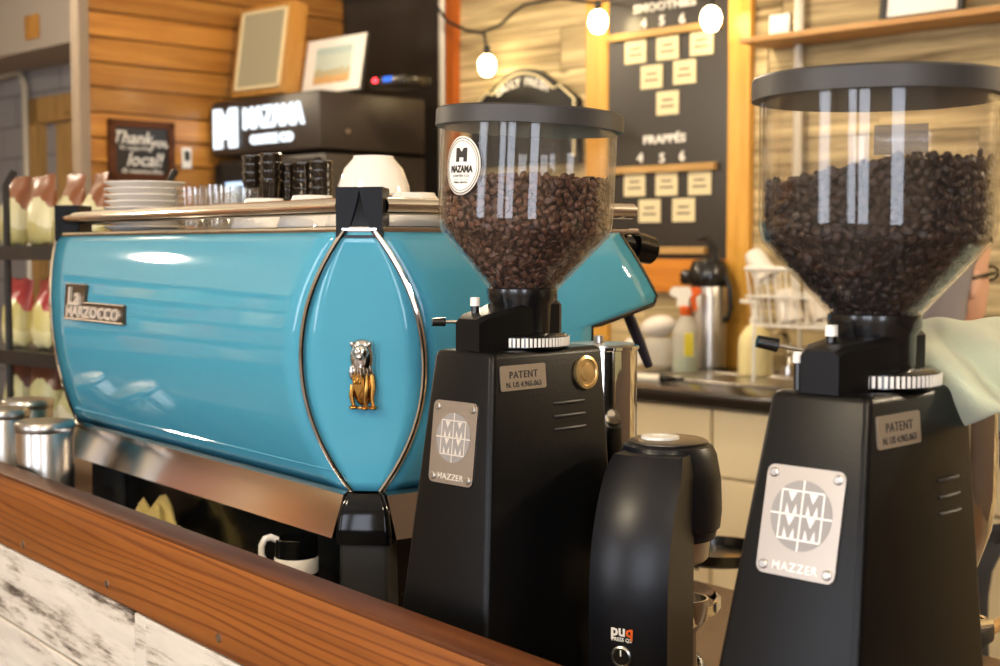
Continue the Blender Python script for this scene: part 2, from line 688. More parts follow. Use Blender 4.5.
# front wall (behind the viewer) with four tall windows
WINS = [(-3.0, 1.0), (-1.85, 1.0), (0.55, 0.95)]
mb = MB()
xs = -9
for wx, ww in WINS:
    mb.box2(xs, wx - ww / 2, -3.2, -3.0, 0, 3.2)
    mb.box2(wx - ww / 2, wx + ww / 2, -3.2, -3.0, 0, 0.5)
    mb.box2(wx - ww / 2, wx + ww / 2, -3.2, -3.0, 2.75, 3.2)
    xs = wx + ww / 2
mb.box2(xs, 6, -3.2, -3.0, 0, 3.2)
tag(mb.build('wall_front', M['roomwall'], smooth=0), kind='structure')
for i, (wx, ww) in enumerate(WINS):
    mb = MB()
    for x0, x1, z0, z1 in ((wx - ww / 2, wx - ww / 2 + .06, .5, 2.75), (wx + ww / 2 - .06, wx + ww / 2, .5, 2.75), (wx - ww / 2, wx + ww / 2, .5, .56), (wx - ww / 2, wx + ww / 2, 2.69, 2.75)):
        mb.box2(x0, x1, -3.16, -3.02, z0, z1)
    tag(mb.build('window_%d' % (i + 1), M['blackmat'], smooth=0), kind='structure')
mb = MB()
for y0, y1, z0, z1 in ((-2.1, -2.04, .5, 2.75), (-.81, -.75, .5, 2.75), (-2.1, -.75, .5, .56), (-2.1, -.75, 2.69, 2.75)):
    mb.box2(-5.28, -5.22, y0, y1, z0, z1)
tag(mb.build('window_%d' % (len(WINS) + 1), M['blackmat'], smooth=0), kind='structure')
mb = MB()
mb.box2(-5.3, -5.2, -0.75, 13, 0, 3.2)
mb.box2(-5.3, -5.2, -3.2, -2.1, 0, 3.2)
mb.box2(-5.3, -5.2, -2.1, -0.75, 0, 0.5)
mb.box2(-5.3, -5.2, -2.1, -0.75, 2.75, 3.2)
tag(mb.build('wall_left', M['roomwall'], smooth=0), kind='structure')
mb = MB()
mb.box2(3.6, 3.7, -3.2, 13, 0, 3.2)
tag(mb.build('wall_right', M['darkwall'], smooth=0), kind='structure')

# back wall: plain core, plank face, chalk panel, blockwork far part
S_CORNER = wall_s(345)[0]
S_POST = wall_s(457)[0]


def walled(name, loc=WB, rz=AB):
    o = bpy.data.objects.new(name, None)
    return o


def wall_part(name, mat, boxes, kind='structure', **kw):
    mb = MB()
    for b in boxes:
        mb.box2(*b[:6], bev=kw.get('bev', 0), tone=(b[6] if len(b) > 6 else None))
    o = mb.build(name, mat, smooth=0)
    o.location = WB
    o.rotation_euler = (0, 0, AB)
    if kind:
        o['kind'] = kind
    return o


rnd = random.Random(3)
boards = []
z = 0.0
while z < 3.2:
    h = rnd.choice([0.13, 0.15, 0.17])
    x = S_POST - rnd.random() * 1.2
    while x < 4.3:
        w = rnd.uniform(1.0, 2.2)
        x0 = max(x, S_POST)
        if x + w > x0 + 0.02:
            boards.append((x0, min(x + w - 0.003, 4.3), -rnd.uniform(0.0, 0.006), 0.03, z + 0.002, z + h - 0.003, rnd.random()))
        x += w
    z += h
boards.append((S_POST, 4.3, 0.012, 0.1, 0, 3.2, 0.0))
wall_part('wall_back', M['weathered'], boards)
wall_part('wall_back_chalk', M['chalk'], [(S_CORNER - 0.05, S_POST, 0, 0.1, 0, 3.2)])
wall_part('wall_far', M['cinder'], [(-9.5, S_CORNER - 0.05, 0, 0.1, 0, 3.2)])
# soffit over the far part
wall_part('trim_1', M['soffit'], [(-9.5, S_CORNER - 1.2, -0.45, 0, 2.54, 3.2)])
wall_part('trim_2', M['greywall'], [(S_CORNER - 0.0, S_POST, -0.05, 0, 2.6, 2.72)])
# orange stained post and the two yellow posts
s0 = wall_s(454)[0]
s1 = wall_s(461)[0]
wall_part('trim_3', M['post_orange'], [(s0, s1, -0.05, 0.02, 0, 3.2, 0.4)])
s0, s1 = wall_s(590)[0], wall_s(612)[0]
wall_part('trim_4', M['post_yellow'], [(s0, s1, -0.03, 0.02, 0.95, 3.2, 0.5)], bev=0.003)
s2, s3 = wall_s(731)[0], wall_s(753)[0]
wall_part('trim_5', M['post_yellow'], [(s2, s3, -0.03, 0.02, 0.95, 3.2, 0.62)], bev=0.003)
zt = wall_s(690, 259)[1]
zb_ = wall_s(690, 292)[1]
wall_part('trim_6', M['band'], [(s1, s2, -0.045, 0.02, zb_, zt, 0.7)])

# partition of varnished planks
AP = R(45)
eP = V((math.cos(AP), math.sin(AP), 0))
nP = V((math.sin(AP), -math.cos(AP), 0))
PC = WB + eB * S_CORNER                          # the inner corner
PL = 1.34
boards = []
z = 0.0
while z < 3.2:
    boards.append((-PL, 0.0, 0.0, 0.03, z + 0.005, z + 0.098, rnd.random()))
    z += 0.104
mb = MB()
for b in boards:
    mb.box2(*b[:6], bev=0.004, tone=b[6])
mb.box2(-PL, 0, 0.018, 0.05, 0, 3.2, tone=0)
o = mb.build('wall_partition', M['partition'], smooth=0)
o.location = PC
o.rotation_euler = (0, 0, AP)
o['kind'] = 'structure'
mb = MB()
mb.box2(-PL - 0.05, -PL - .001, -0.02, 0.05, 0, 3.2, 0.004)
o = mb.build('trim_7', pmat('old_post_paint', (138, 122, 106), 0.6), smooth=0)
o.location = PC
o.rotation_euler = (0, 0, AP)
o['kind'] = 'structure'

# far door with its frame
sd0, ztop = wall_s(37, 100)
sd1 = wall_s(95, 90)[0]
dr = wall_part('door_1', M['doorwood'], [(sd0, sd0 + 0.12, -0.06, 0.02, 0, ztop), (sd0, sd1 + 0.4, -0.06, 0.02, ztop - 0.16, ztop), (sd1 + 0.28, sd1 + 0.4, -0.06, 0.02, 0, ztop), (sd0 + 0.3, sd0 + 0.75, -0.03, 0.0, 0, ztop - 0.17)])
mb = MB()
p0 = wall_s(0, 84)
p1 = wall_s(25, 73)
p2 = wall_s(31, 82)
mb.tube([(p0[0] - 0.6, -0.04, p0[1] - 0.0), (p1[0] - .05, -0.04, p1[1]), (p1[0] + 0.02, -0.04, p1[1] - 0.01), (p2[0], -0.04, p2[1] - .03), (p2[0] + .02, -0.04, 1.0), (p2[0] + .02, -0.04, 0.0)], 0.022, 10)
o = mb.build('conduit_pipe', M['conduit'])
o.location = WB
o.rotation_euler = (0, 0, AB)
tag(o, 'grey conduit bending down the far blockwork wall beside the wooden door frame', 'pipe')
mb = MB()
pv = on_plane(32, 27, WB + nB * 0.46, nB)
mb.box((0, 0, 0), (0.15, 0.02, 0.135), bev=0.004)
o = mb.build('wall_plate', M['speakerwood'])
o.location = pv
o.rotation_euler = (0, 0, AB)
tag(o, 'square tan cover plate on the grey soffit at far left', 'cover plate')

# conduit on the chalk wall
mb = MB()
sx_ = wall_s(448)[0]
mb.tube([(sx_, -0.03, 0.9), (sx_, -0.03, 3.2)], 0.018, 10)
o = mb.build('conduit_pipe', M['conduit'])
o.location = WB
o.rotation_euler = (0, 0, AB)
tag(o, 'pale vertical conduit on the black wall beside the orange post', 'pipe')
mb = MB()
sx_ = wall_s(801)[0]
mb.tube([(sx_, -0.03, 1.2), (sx_, -0.03, 3.2)], 0.018, 10)
o = mb.build('conduit_pipe', M['conduit'])
o.location = WB
o.rotation_euler = (0, 0, AB)
tag(o, 'white vertical pipe on the plank wall behind the wall shelf', 'pipe')

# ------------------------------------------------------------------ menu board
s0, s1 = wall_s(612)[0], wall_s(731)[0]
mboard = empty('menu_board', WB + eB * ((s0 + s1) / 2) + V((0, 0, 1.2)), AB, 'tall black menu board with white lettering between the yellow posts', 'menu board')


def mbl(px, py):
    s, z = wall_s(px, py)
    return s - (s0 + s1) / 2, z - 1.2


mb = MB()
hw = (s1 - s0) / 2
mb.box2(-hw, hw, -0.025, -0.008, mbl(690, 262)[1], 1.9)
mb.build('panel', M['board'], mboard, smooth=0)
for (xa, ya, xb, yb) in ((616, 38, 727, 26), (614, 172, 722, 165), (640, 250, 712, 250)):
    a, b = mbl(xa, ya), mbl(xb, yb)
    zc = (a[1] + b[1]) / 2
    mb = MB()
    mb.box2(a[0], b[0], -0.05, -0.025, zc - 0.015, zc + 0.012, 0.002)
    mb.build('slat', M['slat'], mboard, smooth=0)
for txt, px, py, size, sp_ in (('SMOOTHIES', 669, 6, 0.044, 1.25), ('4', 649, 24, 0.05, 1.1), ('5', 667, 21, 0.05, 1.1), ('6', 687, 19, 0.05, 1.1),
                               ('FRAPPÉS', 669, 139, 0.044, 1.25), ('4', 645, 158, 0.05, 1.1), ('5', 667, 158, 0.05, 1.1), ('6', 687, 156, 0.05, 1.1)):
    x, z = mbl(px, py)
    mb = MB()
    mb.text(txt, size, (x, -0.029, z), 0.003, 0.0012, 0, sp_)
    mb.build('lettering', M['white'], mboard, smooth=0)
cards = [(636, 52, 'upper row of three under the smoothie slat, left card'), (668, 48, 'upper row of three under the smoothie slat, middle card'), (702, 43, 'upper row of three under the smoothie slat, right card'),
         (652, 77, 'row of two below the smoothie cards, left card'), (685, 72, 'row of two below the smoothie cards, right card'), (668, 103, 'lowest single card of the smoothie triangle'),
         (635, 185, 'upper row of three under the frappé slat, left card'), (667, 184, 'upper row of three under the frappé slat, middle card'), (700, 183, 'upper row of three under the frappé slat, right card'),
         (650, 211, 'lower row of two under the frappé slat, left card'), (684, 210, 'lower row of two under the frappé slat, right card')]
card0 = None
for i, (px, py, lb) in enumerate(cards):
    loc = onw(px, py, 0.027)
    if card0 is None:
        card0 = empty('menu_card', loc, AB, None, 'menu card', 'cards on the menu board')
        mb = MB()
        mb.box2(-.053, .053, -0.004, 0, -.044, .044, 0.001)
        mb.build('card', M['card'], card0, smooth=0)
        mb = MB()
        for zz, w in ((0.012, .05), (-0.012, .065)):
            mb.box2(-w / 2, w / 2, -0.0048, -0.004, zz - .004, zz + .004)
        mb.build('lettering', M['ink_grey'], card0, smooth=0)
        c = card0
    else:
        c = dup(card0, loc)
    c['label'] = 'cream card, ' + lb
# ------------------------------------------------------------------ wall shelf with framed notice, outlet
s0, zz = wall_s(772, 44)
sh = empty('wall_shelf', WB + eB * s0 + V((0, 0, zz)), AB, 'long brown shelf board on the plank wall above the right grinder', 'shelf')
mb = MB()
mb.box2(0, 2.4, -0.2, -0.007, -0.020, 0.0, 0.003)
mb.build('board', M['shelfwood'], sh, smooth=0)
zs = zz
sa, sb = wall_s(883, 10)[0], wall_s(965, 10)[0]
fr = empty('framed_notice', WB + eB * ((sa + sb) / 2 + 0.045) + nB * 0.09 + V((0, 0, zs + 0.001)), AB, 'black framed white notice standing on the wall shelf', 'picture frame', rx=R(-8))
hw = (sb - sa) / 2
mb = MB()
for b in ((-hw, -hw + .02, 0, .34), (hw - .02, hw, 0, .34), (-hw, hw, 0, .02), (-hw, hw, .32, .34)):
    mb.box2(b[0], b[1], -0.02, 0.0, b[2], b[3], 0.002)
mb.build('frame', M['blackmat'], fr, smooth=0)
mb = MB()
mb.box2(-hw + .015, hw - .015, -0.008, -0.002, .012, .33)
mb.build('paper', M['paper'], fr, smooth=0)
mb = MB()
mb.box((0, 0, 0), (0.085, 0.012, 0.09), bev=0.003)
o = mb.build('outlet_plate', M['white'])
o.location = onw(780, 27, 0.012)
o.rotation_euler = (0, 0, AB)
tag(o, 'white plate on the plank wall beside the shelf end', 'wall plate')

# ------------------------------------------------------------------ daily fresh plaque
c = onw(526, 92, 0.03)
pq = empty('wall_sign', c, AB, 'black arched plaque with white border on plank wall, reading daily fresh', 'sign')


def plaque(k, hw=.31, d=0.0):
    pts = []
    hw -= d
    for i in range(21):
        x = -0.6 + 1.2 * i / 20
        pts.append((x * hw, 0.095 - d - 0.075 * (x / 0.6) ** 2))
    top = pts
    sh_ = [(0.72 * hw, 0.01), (0.86 * hw, -0.02), (hw, -0.05), (hw, -0.30 + d), (-hw, -0.30 + d), (-hw, -0.05), (-0.86 * hw, -0.02), (-0.72 * hw, 0.01)]
    return top + sh_


mb = MB()
mb.prism(plaque(1), -0.022, 0.0)
mb.build('backing', M['blackmat'], pq, smooth=0)
mb = MB()
mb.tube([(x, -0.024, z) for x, z in (plaque(1, d=0.02)[-3:] + plaque(1, d=0.02)[:-4])], 0.005, 8)
mb.build('border', M['card'], pq)
mb = MB()
for i, chh in enumerate('DAILY FRESH'):
    a = (i - 5) / 5.0
    mb.text(chh, 0.046, (a * 0.135, -0.024, 0.040 - 0.030 * a * a), 0.002, 0.001, m=Mx.Rotation(R(16) * a, 4, 'Y'))
mb.build('lettering', M['white'], pq, smooth=0)

# ------------------------------------------------------------------ bulb string
OFF = 0.14
st = empty('string_lights', onw(481, 33, OFF), AB, 'black cord of hanging light bulbs strung before the plank wall', 'string lights')
org = st.location.copy()
mi = Mx.Rotation(-AB, 3, 'Z')


def stl(px, py, off=OFF):
    return mi @ (onw(px, py, off) - org)


mb = MB()
cord = [(436, 5), (448, 22), (466, 30), (482, 33), (500, 25), (514, 12), (524, 5), (560, -2), (596, 3), (640, -8), (690, -6), (711, -3), (760, -20), (840, -40)]
mb.tube([stl(*c) for c in cord], 0.007, 8)
mb.build('cord', M['blackmat'], st)
for (px, py, top) in ((487, 64, 33), (598, 20, 3), (711, 17, -3)):  # rightmost bulb is added in place of a glare on the menu board
    a, b = stl(px - 3, top), stl(px, py)
    mb = MB()
    mb.tube([a, b + V((0, 0, 0.055))], 0.006, 8)
    mb.cyl(b + V((0, 0, 0.03)), b + V((0, 0, 0.075)), 0.015, 0.013, 16)
    sk = mb.build('socket', M['blackmat'], st)
    mb = MB()
    mb.lathe([(0.0, -0.052), (0.02, -0.047), (0.034, -0.025), (0.037, 0.0), (0.03, 0.022), (0.015, 0.036), (0.0, 0.038)], b, 20)
    mb.build('bulb', M['bulb'], sk)

# ------------------------------------------------------------------ thank-you sign and switch on partition


def onp(px, py, off=0.0):
    return on_plane(px, py, PC + nP * off, nP)


a, b = onp(107, 150), onp(172, 150)
W_ = (b - a).dot(eP)
zt, zb_ = onp(140, 121).z, onp(140, 181).z
H_ = zt - zb_
cc = (a + b) / 2
ty = empty('chalk_sign', (cc.x, cc.y, (zt + zb_) / 2), AP, 'small framed chalkboard lettered thank you on the varnished plank partition', 'sign')
ty.location += nP * 0.003
mb = MB()
mb.box2(-W_ / 2 + .01, W_ / 2 - .01, -0.012, 0, -H_ / 2 + .01, H_ / 2 - .01)
mb.build('board', M['board'], ty, smooth=0)
mb = MB()
t_ = 0.03
for bx in ((-W_ / 2, -W_ / 2 + t_, -H_ / 2, H_ / 2), (W_ / 2 - t_, W_ / 2, -H_ / 2, H_ / 2), (-W_ / 2, W_ / 2, H_ / 2 - t_, H_ / 2), (-W_ / 2, W_ / 2, -H_ / 2, -H_ / 2 + t_)):
    mb.box2(bx[0], bx[1], -0.022, -0.001, bx[2], bx[3], 0.002)
mb.build('frame', M['ledgetop'], ty, smooth=0)
mb = MB()
mb.text('Thank', 0.075, (-0.05, -0.013, 0.055), 0.001, 0.0008, 0.3)
mb.text('you', 0.06, (0.085, -0.013, 0.04), 0.001, 0.0005, 0.3)
mb.text('for supporting', 0.026, (-0.03, -0.013, 0.012), 0.001, 0, 0.1)
mb.text('local!', 0.08, (0.01, -0.013, -0.035), 0.001, 0.0008, 0.3)
mb.text('@ mazamacoffee', 0.028, (-0.0, -0.013, -0.085), 0.001, 0)
mb.build('lettering', M['white'], ty, smooth=0)
sw = empty('light_switch', onp(186, 158, 0.001), AP, 'narrow white switch plate on the plank partition beside the chalk sign', 'light switch')
mb = MB()
mb.box2(-.024, .024, -0.008, 0, -.045, .045, 0.002)
mb.build('plate', M['white'], sw, smooth=0)
mb = MB()
mb.box2(-.011, .011, -0.014, -0.006, -.012, .03, 0.002)
mb.build('toggle', M['blackmat'], sw, smooth=0)

# ------------------------------------------------------------------ fridge with lit sign
FO = V((-0.722, 5.60, 0))
fg = empty('display_fridge', FO, AB, 'tall black drinks fridge with glowing white lettered header sign', 'fridge')
FW, FD, FH = 0.77, 0.57, 2.05
mb = MB()
mb.box2(-FW, 0, 0.03, FD, 0.02, FH - 0.25, 0.008)
mb.box2(-FW, 0, 0.0, FD, FH - 0.235, FH, 0.01)
mb.build('cabinet', M['fridge'], fg)
mb = MB()
for bx in ((-FW + .02, -FW + .08, .1, 1.78), (-.09, -.03, .1, 1.78), (-FW + .02, -.03, .1, .16), (-FW + .02, -.03, 1.71, 1.78)):
    mb.box2(bx[0], bx[1], 0.0, 0.03, bx[2], bx[3], 0.003)
dd = mb.build('door', M['blackmat'], fg, smooth=0)
mb = MB()
mb.box2(-FW + .07, -.08, 0.012, 0.02, .15, 1.72)
mb.build('pane', M['blackgl'], dd, smooth=0)
mb = MB()
mb.box2(-FW + .09, -FW + .30, 0.008, 0.0115, 1.45, 1.70)
mb.build('pane_glow', M['door_glow'], dd, smooth=0)  # glowing plate on the opaque pane, standing in for a bluish light reflection
mb = MB()
mb.box2(-.085, -.06, -0.035, 0.0, .9, 1.25, 0.005)
mb.build('handle', M['steel'], dd)
mb = MB()
# blocky mountain M logo
zc = FH - 0.118
x0 = -FW + 0.03
mb.prism([(x0, zc - .085), (x0, zc + .085), (x0 + .05, zc + .085), (x0 + .085, zc + .03), (x0 + .12, zc + .085), (x0 + .17, zc + .085), (x0 + .17, zc - .085), (x0 + .115, zc - .085), (x0 + .115, zc - .045), (x0 + .055, zc - .045), (x0 + .055, zc - .085)], -0.012, 0.0)
mb.text('MAZAMA', 0.125, (x0 + .43, -0.006, zc + .035), 0.006, 0.0035, 0, 0.80)
mb.text('COFFEE CO', 0.056, (x0 + .42, -0.006, zc - .058), 0.006, 0.0006, 0, 1.0)
mb.build('lit_lettering', M['sign_lit'], fg, smooth=0)
mb = MB()
mb.cyl((0.0, 0.14, 1.89), (0.010, 0.14, 1.89), 0.012, 0.010, 16)
mb.build('lock', M['steel'], fg)

# speaker on the fridge
mi = Mx.Rotation(-AB, 3, 'Z')


def fr_at(px, y):
    """world point on the fridge top at picture column px, local depth y behind its front"""
    p0 = FO + V((math.cos(AB + PI / 2), math.sin(AB + PI / 2), 0)) * y
    n = V((math.sin(AB), -math.cos(AB), 0))
    p = on_plane(px, 247, p0, n)
    return V((p.x, p.y, FH))


spk = empty('speaker', fr_at(258, 0.07) + V((0, 0, 0.022)), AB + R(4), 'light wooden box speaker with pale grille leaning on top of the black fridge', 'speaker', rx=R(-9))
W_ = 0.36
mb = MB()
mb.box2(-W_ / 2, W_ / 2, 0.0, 0.085, 0, 0.40, 0.006)
mb.build('cabinet', M['speakerwood'], spk)
mb = MB()
for bx in ((-.15, -.135, .025, .375), (.135, .15, .025, .375), (-.15, .15, .36, .375), (-.15, .15, .025, .04)):
    mb.box2(bx[0], bx[1], -0.01, 0.002, bx[2], bx[3], 0.002)
mb.build('grille_border', M['card'], spk, smooth=0)
mb = MB()
mb.box2(-.136, .136, -0.005, 0.002, .039, .361)
mb.build('grille', pmat('grille_cloth', (164, 158, 132), 0.95, bump=0.5, bscale=400), spk, smooth=0)

pic = empty('framed_picture', fr_at(331, 0.18) + V((0, 0, 0.008)), AB, 'small cream framed town picture leaning on top of the black fridge', 'picture', rx=R(-10))
W_, H_ = 0.40, 0.245
mb = MB()
mb.box2(-W_ / 2, W_ / 2, 0.0, 0.014, 0, H_, 0.002)
mb.build('backing', M['blackmat'], pic, smooth=0)
mb = MB()
mb.box2(-W_ / 2 + .006, W_ / 2 - .006, -0.004, 0.001, 0.006, H_ - .006, 0.001)
mb.build('mat_board', M['paper'], pic, smooth=0)
mb = MB()
mb.box2(-.12, .12, -0.006, -0.004, .045, .20)
mb.build('print', zbands('town_print', [(0.04, (190, 140, 84)), (0.075, (214, 170, 112)), (0.11, (186, 176, 140)), (0.135, (196, 208, 196)), (0.2, (176, 196, 190))], 0.6, noise=0.06, nscale=30), pic, smooth=0)
rad = empty('music_receiver', fr_at(404, 0.20), AB, 'small black box with red and blue lights on top of fridge', 'receiver')
mb = MB()
mb.box2(-.14, .08, -0.06, 0.08, 0.0, 0.042, 0.006)
mb.build('body', M['blackpl'], rad)
mb = MB()
mb.ell((-.10, -0.062, 0.03), (.014, .005, .01))
mb.build('red_light', M['red_led'], rad)
mb = MB()
mb.box2(-.05, -.0, -0.063, -0.058, 0.02, 0.04)
mb.build('display', M['blue_led'], rad)

# ------------------------------------------------------------------ back counter
nrm = V((0.7071, 0.7071, 0))
BZ = 0.98
BF, BD = 3.42, 0.80


def backc(px, depth, z=BZ):
    """point above the back counter at picture column px, depth metres in from its front edge"""
    k = (px - 500) / F
    d = (BF + depth) / (0.7071 * (k + 1))
    return V((k * d, d, z))


e0 = WB - nrm * BD                             # on front edge line
s_l = (backc(560, 0) - e0).dot(eB)
s_r = 2.6
mb = MB()
mb.box2(s_l, s_r, -0.02, BD - .008, -0.045, 0.0, 0.008)
ct = mb.build('back_counter', M['counter_dark'])
ct.location = V((e0.x, e0.y, BZ))
ct.rotation_euler = (0, 0, AB)
tag(ct, 'long dark laminate worktop along the plank wall holding sink and airpot', 'worktop')
CW = 0.62
cab0 = None
x = s_l
i = 0
cab_lbl = ['cream base cabinet under the back worktop, farthest left', 'cream base cabinet under the back worktop, left of black vertical handle', 'cream base cabinet below the sink beside right grinder', 'cream base cabinet mostly hidden behind the right grinder', 'cream base cabinet at right edge past the towel', 'cream base cabinet at the far right end of back worktop']
while x < s_r - 0.1 and i < 6:
    loc = V((e0.x, e0.y, 0)) + eB * (x + CW / 2)
    if cab0 is None:
        cab0 = empty('base_cabinet', loc, AB, None, 'cabinet', 'cream cabinets under the back worktop')
        mb = MB()
        mb.box2(-CW / 2 + .001, CW / 2 - .001, 0.03, 0.76, 0.0, 0.93)
        mb.build('carcass', M['cream'], cab0, smooth=0)
        mb = MB()
        mb.box2(-CW / 2 + .006, CW / 2 - .006, 0.008, 0.03, 0.725, 0.925, 0.003)
        mb.build('drawer', M['cream'], cab0, smooth=0)
        mb = MB()
        mb.box2(-CW / 2 + .006, CW / 2 - .006, 0.008, 0.03, 0.10, 0.715, 0.003)
        d_ = mb.build('door', M['cream'], cab0, smooth=0)
        mb = MB()
        mb.tube([(CW / 2 - .05, 0.01, .64), (CW / 2 - .05, -0.02, .63), (CW / 2 - .05, -0.02, .44), (CW / 2 - .05, 0.01, .43)], 0.007, 8)
        mb.build('handle', M['blackmat'], d_)
        c = cab0
    else:
        c = dup(cab0, loc)
    c['label'] = cab_lbl[i]
    x += CW
    i += 1

# sink and faucet
p = backc(742, 0.38)
snk = empty('sink', (p.x, p.y, BZ), AB, 'stainless sink rim set in the dark back worktop', 'sink')
mb = MB()
for bx in ((-.28, -.25, -.17, .17), (.25, .28, -.17, .17), (-.28, .28, -.17, -.14), (-.28, .28, .13, .17)):
    mb.box2(bx[0], bx[1], bx[2], bx[3], 0.0, 0.008, 0.003)
mb.build('rim', M['steel'], snk)
mb = MB()
mb.box2(-.25, .25, -.14, .13, 0.001, 0.003)
mb.build('basin', M['steel'], snk)
p = backc(789, 0.67)
fc = empty('faucet', (p.x, p.y, BZ), AB, 'chrome gooseneck faucet behind the soap bottle on back worktop', 'faucet')
mb = MB()
mb.cyl((0, 0, 0), (0, 0, 0.03), 0.028, 0.024)
mb.tube([(0, 0, 0.02), (0, 0, 0.11), (0, -.02, 0.145), (0, -.06, 0.155), (0, -.10, 0.14), (0, -.115, 0.09)], 0.011, 10)
mb.build('spout', M['chrome'], fc)
for sx in (-.07, .07):
    mb = MB()
    mb.cyl((sx, 0, 0), (sx, 0, 0.05), 0.018, 0.014)
    mb.box((sx, -0.02, 0.055), (.014, .06, .012), bev=0.003)
    mb.build('tap_handle', M['chrome'], fc)

# airpot
p = backc(709, 0.69)
ap = empty('airpot', (p.x, p.y, BZ), AB, 'tall stainless pump airpot with black top and lever on back worktop', 'coffee airpot')
ap.scale = (1.03, 1.03, 1.1)
mb = MB()
mb.lathe([(0.062, 0.0), (0.066, 0.005), (0.066, 0.26), (0.06, 0.285), (0.058, 0.29)], seg=32)
mb.build('body', M['steel'], ap)
mb = MB()
mb.lathe([(0.066, 0.27), (0.072, 0.285), (0.07, 0.33), (0.058, 0.355), (0.0, 0.365)], seg=32)
mb.box((-0.07, -0.03, 0.30), (.05, .04, .05), bev=0.012)
mb.build('pump_top', M['blackpl'], ap)
mb = MB()
mb.tube([(0.05, 0.0, 0.30), (0.03, 0, 0.39), (-0.01, 0, 0.43), (-0.045, 0, 0.425)], 0.009, 8)
mb.build('lever', M['blackpl'], ap)
mb = MB()
mb.tube([(0.066, 0.0, 0.31), (0.09, 0, 0.27), (0.095, 0, 0.2), (0.085, 0, 0.17), (0.066, 0, 0.16)], 0.01, 8)
mb.build('carry_handle', M['blackpl'], ap)

# spray bottle
p = backc(686, 0.49)
sb_ = empty('spray_bottle', (p.x, p.y, BZ), AB + R(10), 'trigger spray bottle with orange collar and pale green liquid before the airpot', 'spray bottle')
mb = MB()
mb.lathe([(0.040, 0.0), (0.046, 0.006), (0.046, 0.13), (0.04, 0.165), (0.02, 0.195), (0.016, 0.21)], seg=28)
mb.build('bottle', M['milky'], sb_)
mb = MB()
mb.lathe([(0.0, 0.003), (0.041, 0.003), (0.043, 0.008), (0.043, 0.05), (0.0, 0.051)], seg=28)
mb.build('liquid', M['liquid'], sb_)
mb = MB()
mb.lathe([(0.019, 0.2), (0.021, 0.203), (0.021, 0.23), (0.012, 0.235)], seg=24)
mb.build('collar', M['orange'], sb_)
mb = MB()
mb.prism([(-.03, .232), (.015, .232), (.018, .26), (.03, .275), (.02, .30), (-.045, .30), (-.06, .285), (-.055, .27), (-.028, .262)], -0.012, 0.012)
mb.build('spray_head', M['white'], sb_)
mb = MB()
mb.prism([(.02, .30), (.055, .30), (.06, .28), (.035, .262), (.045, .22), (.035, .215), (.02, .262)], -0.008, 0.008)
mb.build('trigger', M['orange'], sb_)
mb = MB()
mb.box((0.03, -0.034, 0.10), (.03, .008, .08), Mx.Rotation(R(40), 3, 'Z'))
mb.build('label', pmat('yellow_label', (230, 214, 60), 0.6), sb_)

# soap bottle
p = backc(756, 0.52)
so = empty('soap_bottle', (p.x, p.y, BZ), AB, 'cream pump soap bottle beside the faucet on back worktop', 'soap bottle')
mb = MB()
mb.lathe([(0.05, 0.0), (0.057, 0.008), (0.058, 0.10), (0.054, 0.135), (0.035, 0.165), (0.018, 0.18), (0.017, 0.19)], seg=32)
mb.build('bottle', M['soap'], so)
mb = MB()
mb.lathe([(0.019, 0.18), (0.02, 0.20), (0.009, 0.205), (0.008, 0.255), (0.0, 0.256)], seg=20)
mb.box((-0.025, 0, 0.255), (.075, .018, .014), bev=0.004)
mb.build('pump', M['white'], so)

# dish rack with cups
p = backc(830, 0.50)
RKL = 0.17
rk = empty('dish_rack', (p.x, p.y, BZ + RKL), AB, 'white wire dish rack on back worktop behind the right grinder', 'dish rack')
mb = MB()
RX, RY, RH = 0.22, 0.15, 0.20
for zz, r in ((0.015, 0.004), (RH, 0.009), (RH * .55, 0.004)):
    f = 0.9 if zz < RH * 0.3 else 1.0
    mb.tube([(-RX * f, -RY * f, zz), (RX * f, -RY * f, zz), (RX * f, RY * f, zz), (-RX * f, RY * f, zz)], r, 8, closed=True)
for i in range(13):
    t = -1 + 2 * i / 12
    mb.tube([(t * RX, -RY, RH), (t * RX * .9, -RY * .9, 0.012), (t * RX * .9, RY * .9, 0.012), (t * RX, RY, RH)], 0.003, 6)
for i in range(1, 8):
    t = -1 + 2 * i / 8
    mb.tube([(-RX, t * RY, RH), (-RX * .9, t * RY * .9, 0.012), (RX * .9, t * RY * .9, 0.012), (RX, t * RY, RH)], 0.003, 6)
for sx in (-1, 1):
    for sy in (-1, 1):
        mb.cyl((sx * RX * .9, sy * RY * .9, -RKL), (sx * RX * .9, sy * RY * .9, 0.015), 0.006)
mb.build('wire_basket', M['white'], rk)
cup_prof = [(0.0, 0.004), (0.024, 0.004), (0.026, 0.0), (0.028, 0.0), (0.034, 0.02), (0.042, 0.10), (0.043, 0.105), (0.041, 0.105), (0.033, 0.022), (0.0, 0.012)]
for (px, dep, zz, tilt, lb) in ((767, 0.43, 0.335, -34, 'white tumbler tilted over the rack corner with round base showing'), (792, 0.44, 0.20, -15, 'white cup standing low inside the wire dish rack'), (824, 0.55, 0.205, -20, 'pale cup leaning inside the dish rack behind the hopper')):
    p = backc(px, dep)
    t = empty('tumbler', (p.x, p.y, BZ + zz), AB, lb, 'cup', 'cups in the dish rack', ry=R(tilt))
    mb = MB()
    mb.lathe([(r, 0.105 - z2) for r, z2 in cup_prof], seg=28)
    mb.build('body', M['china'], t)

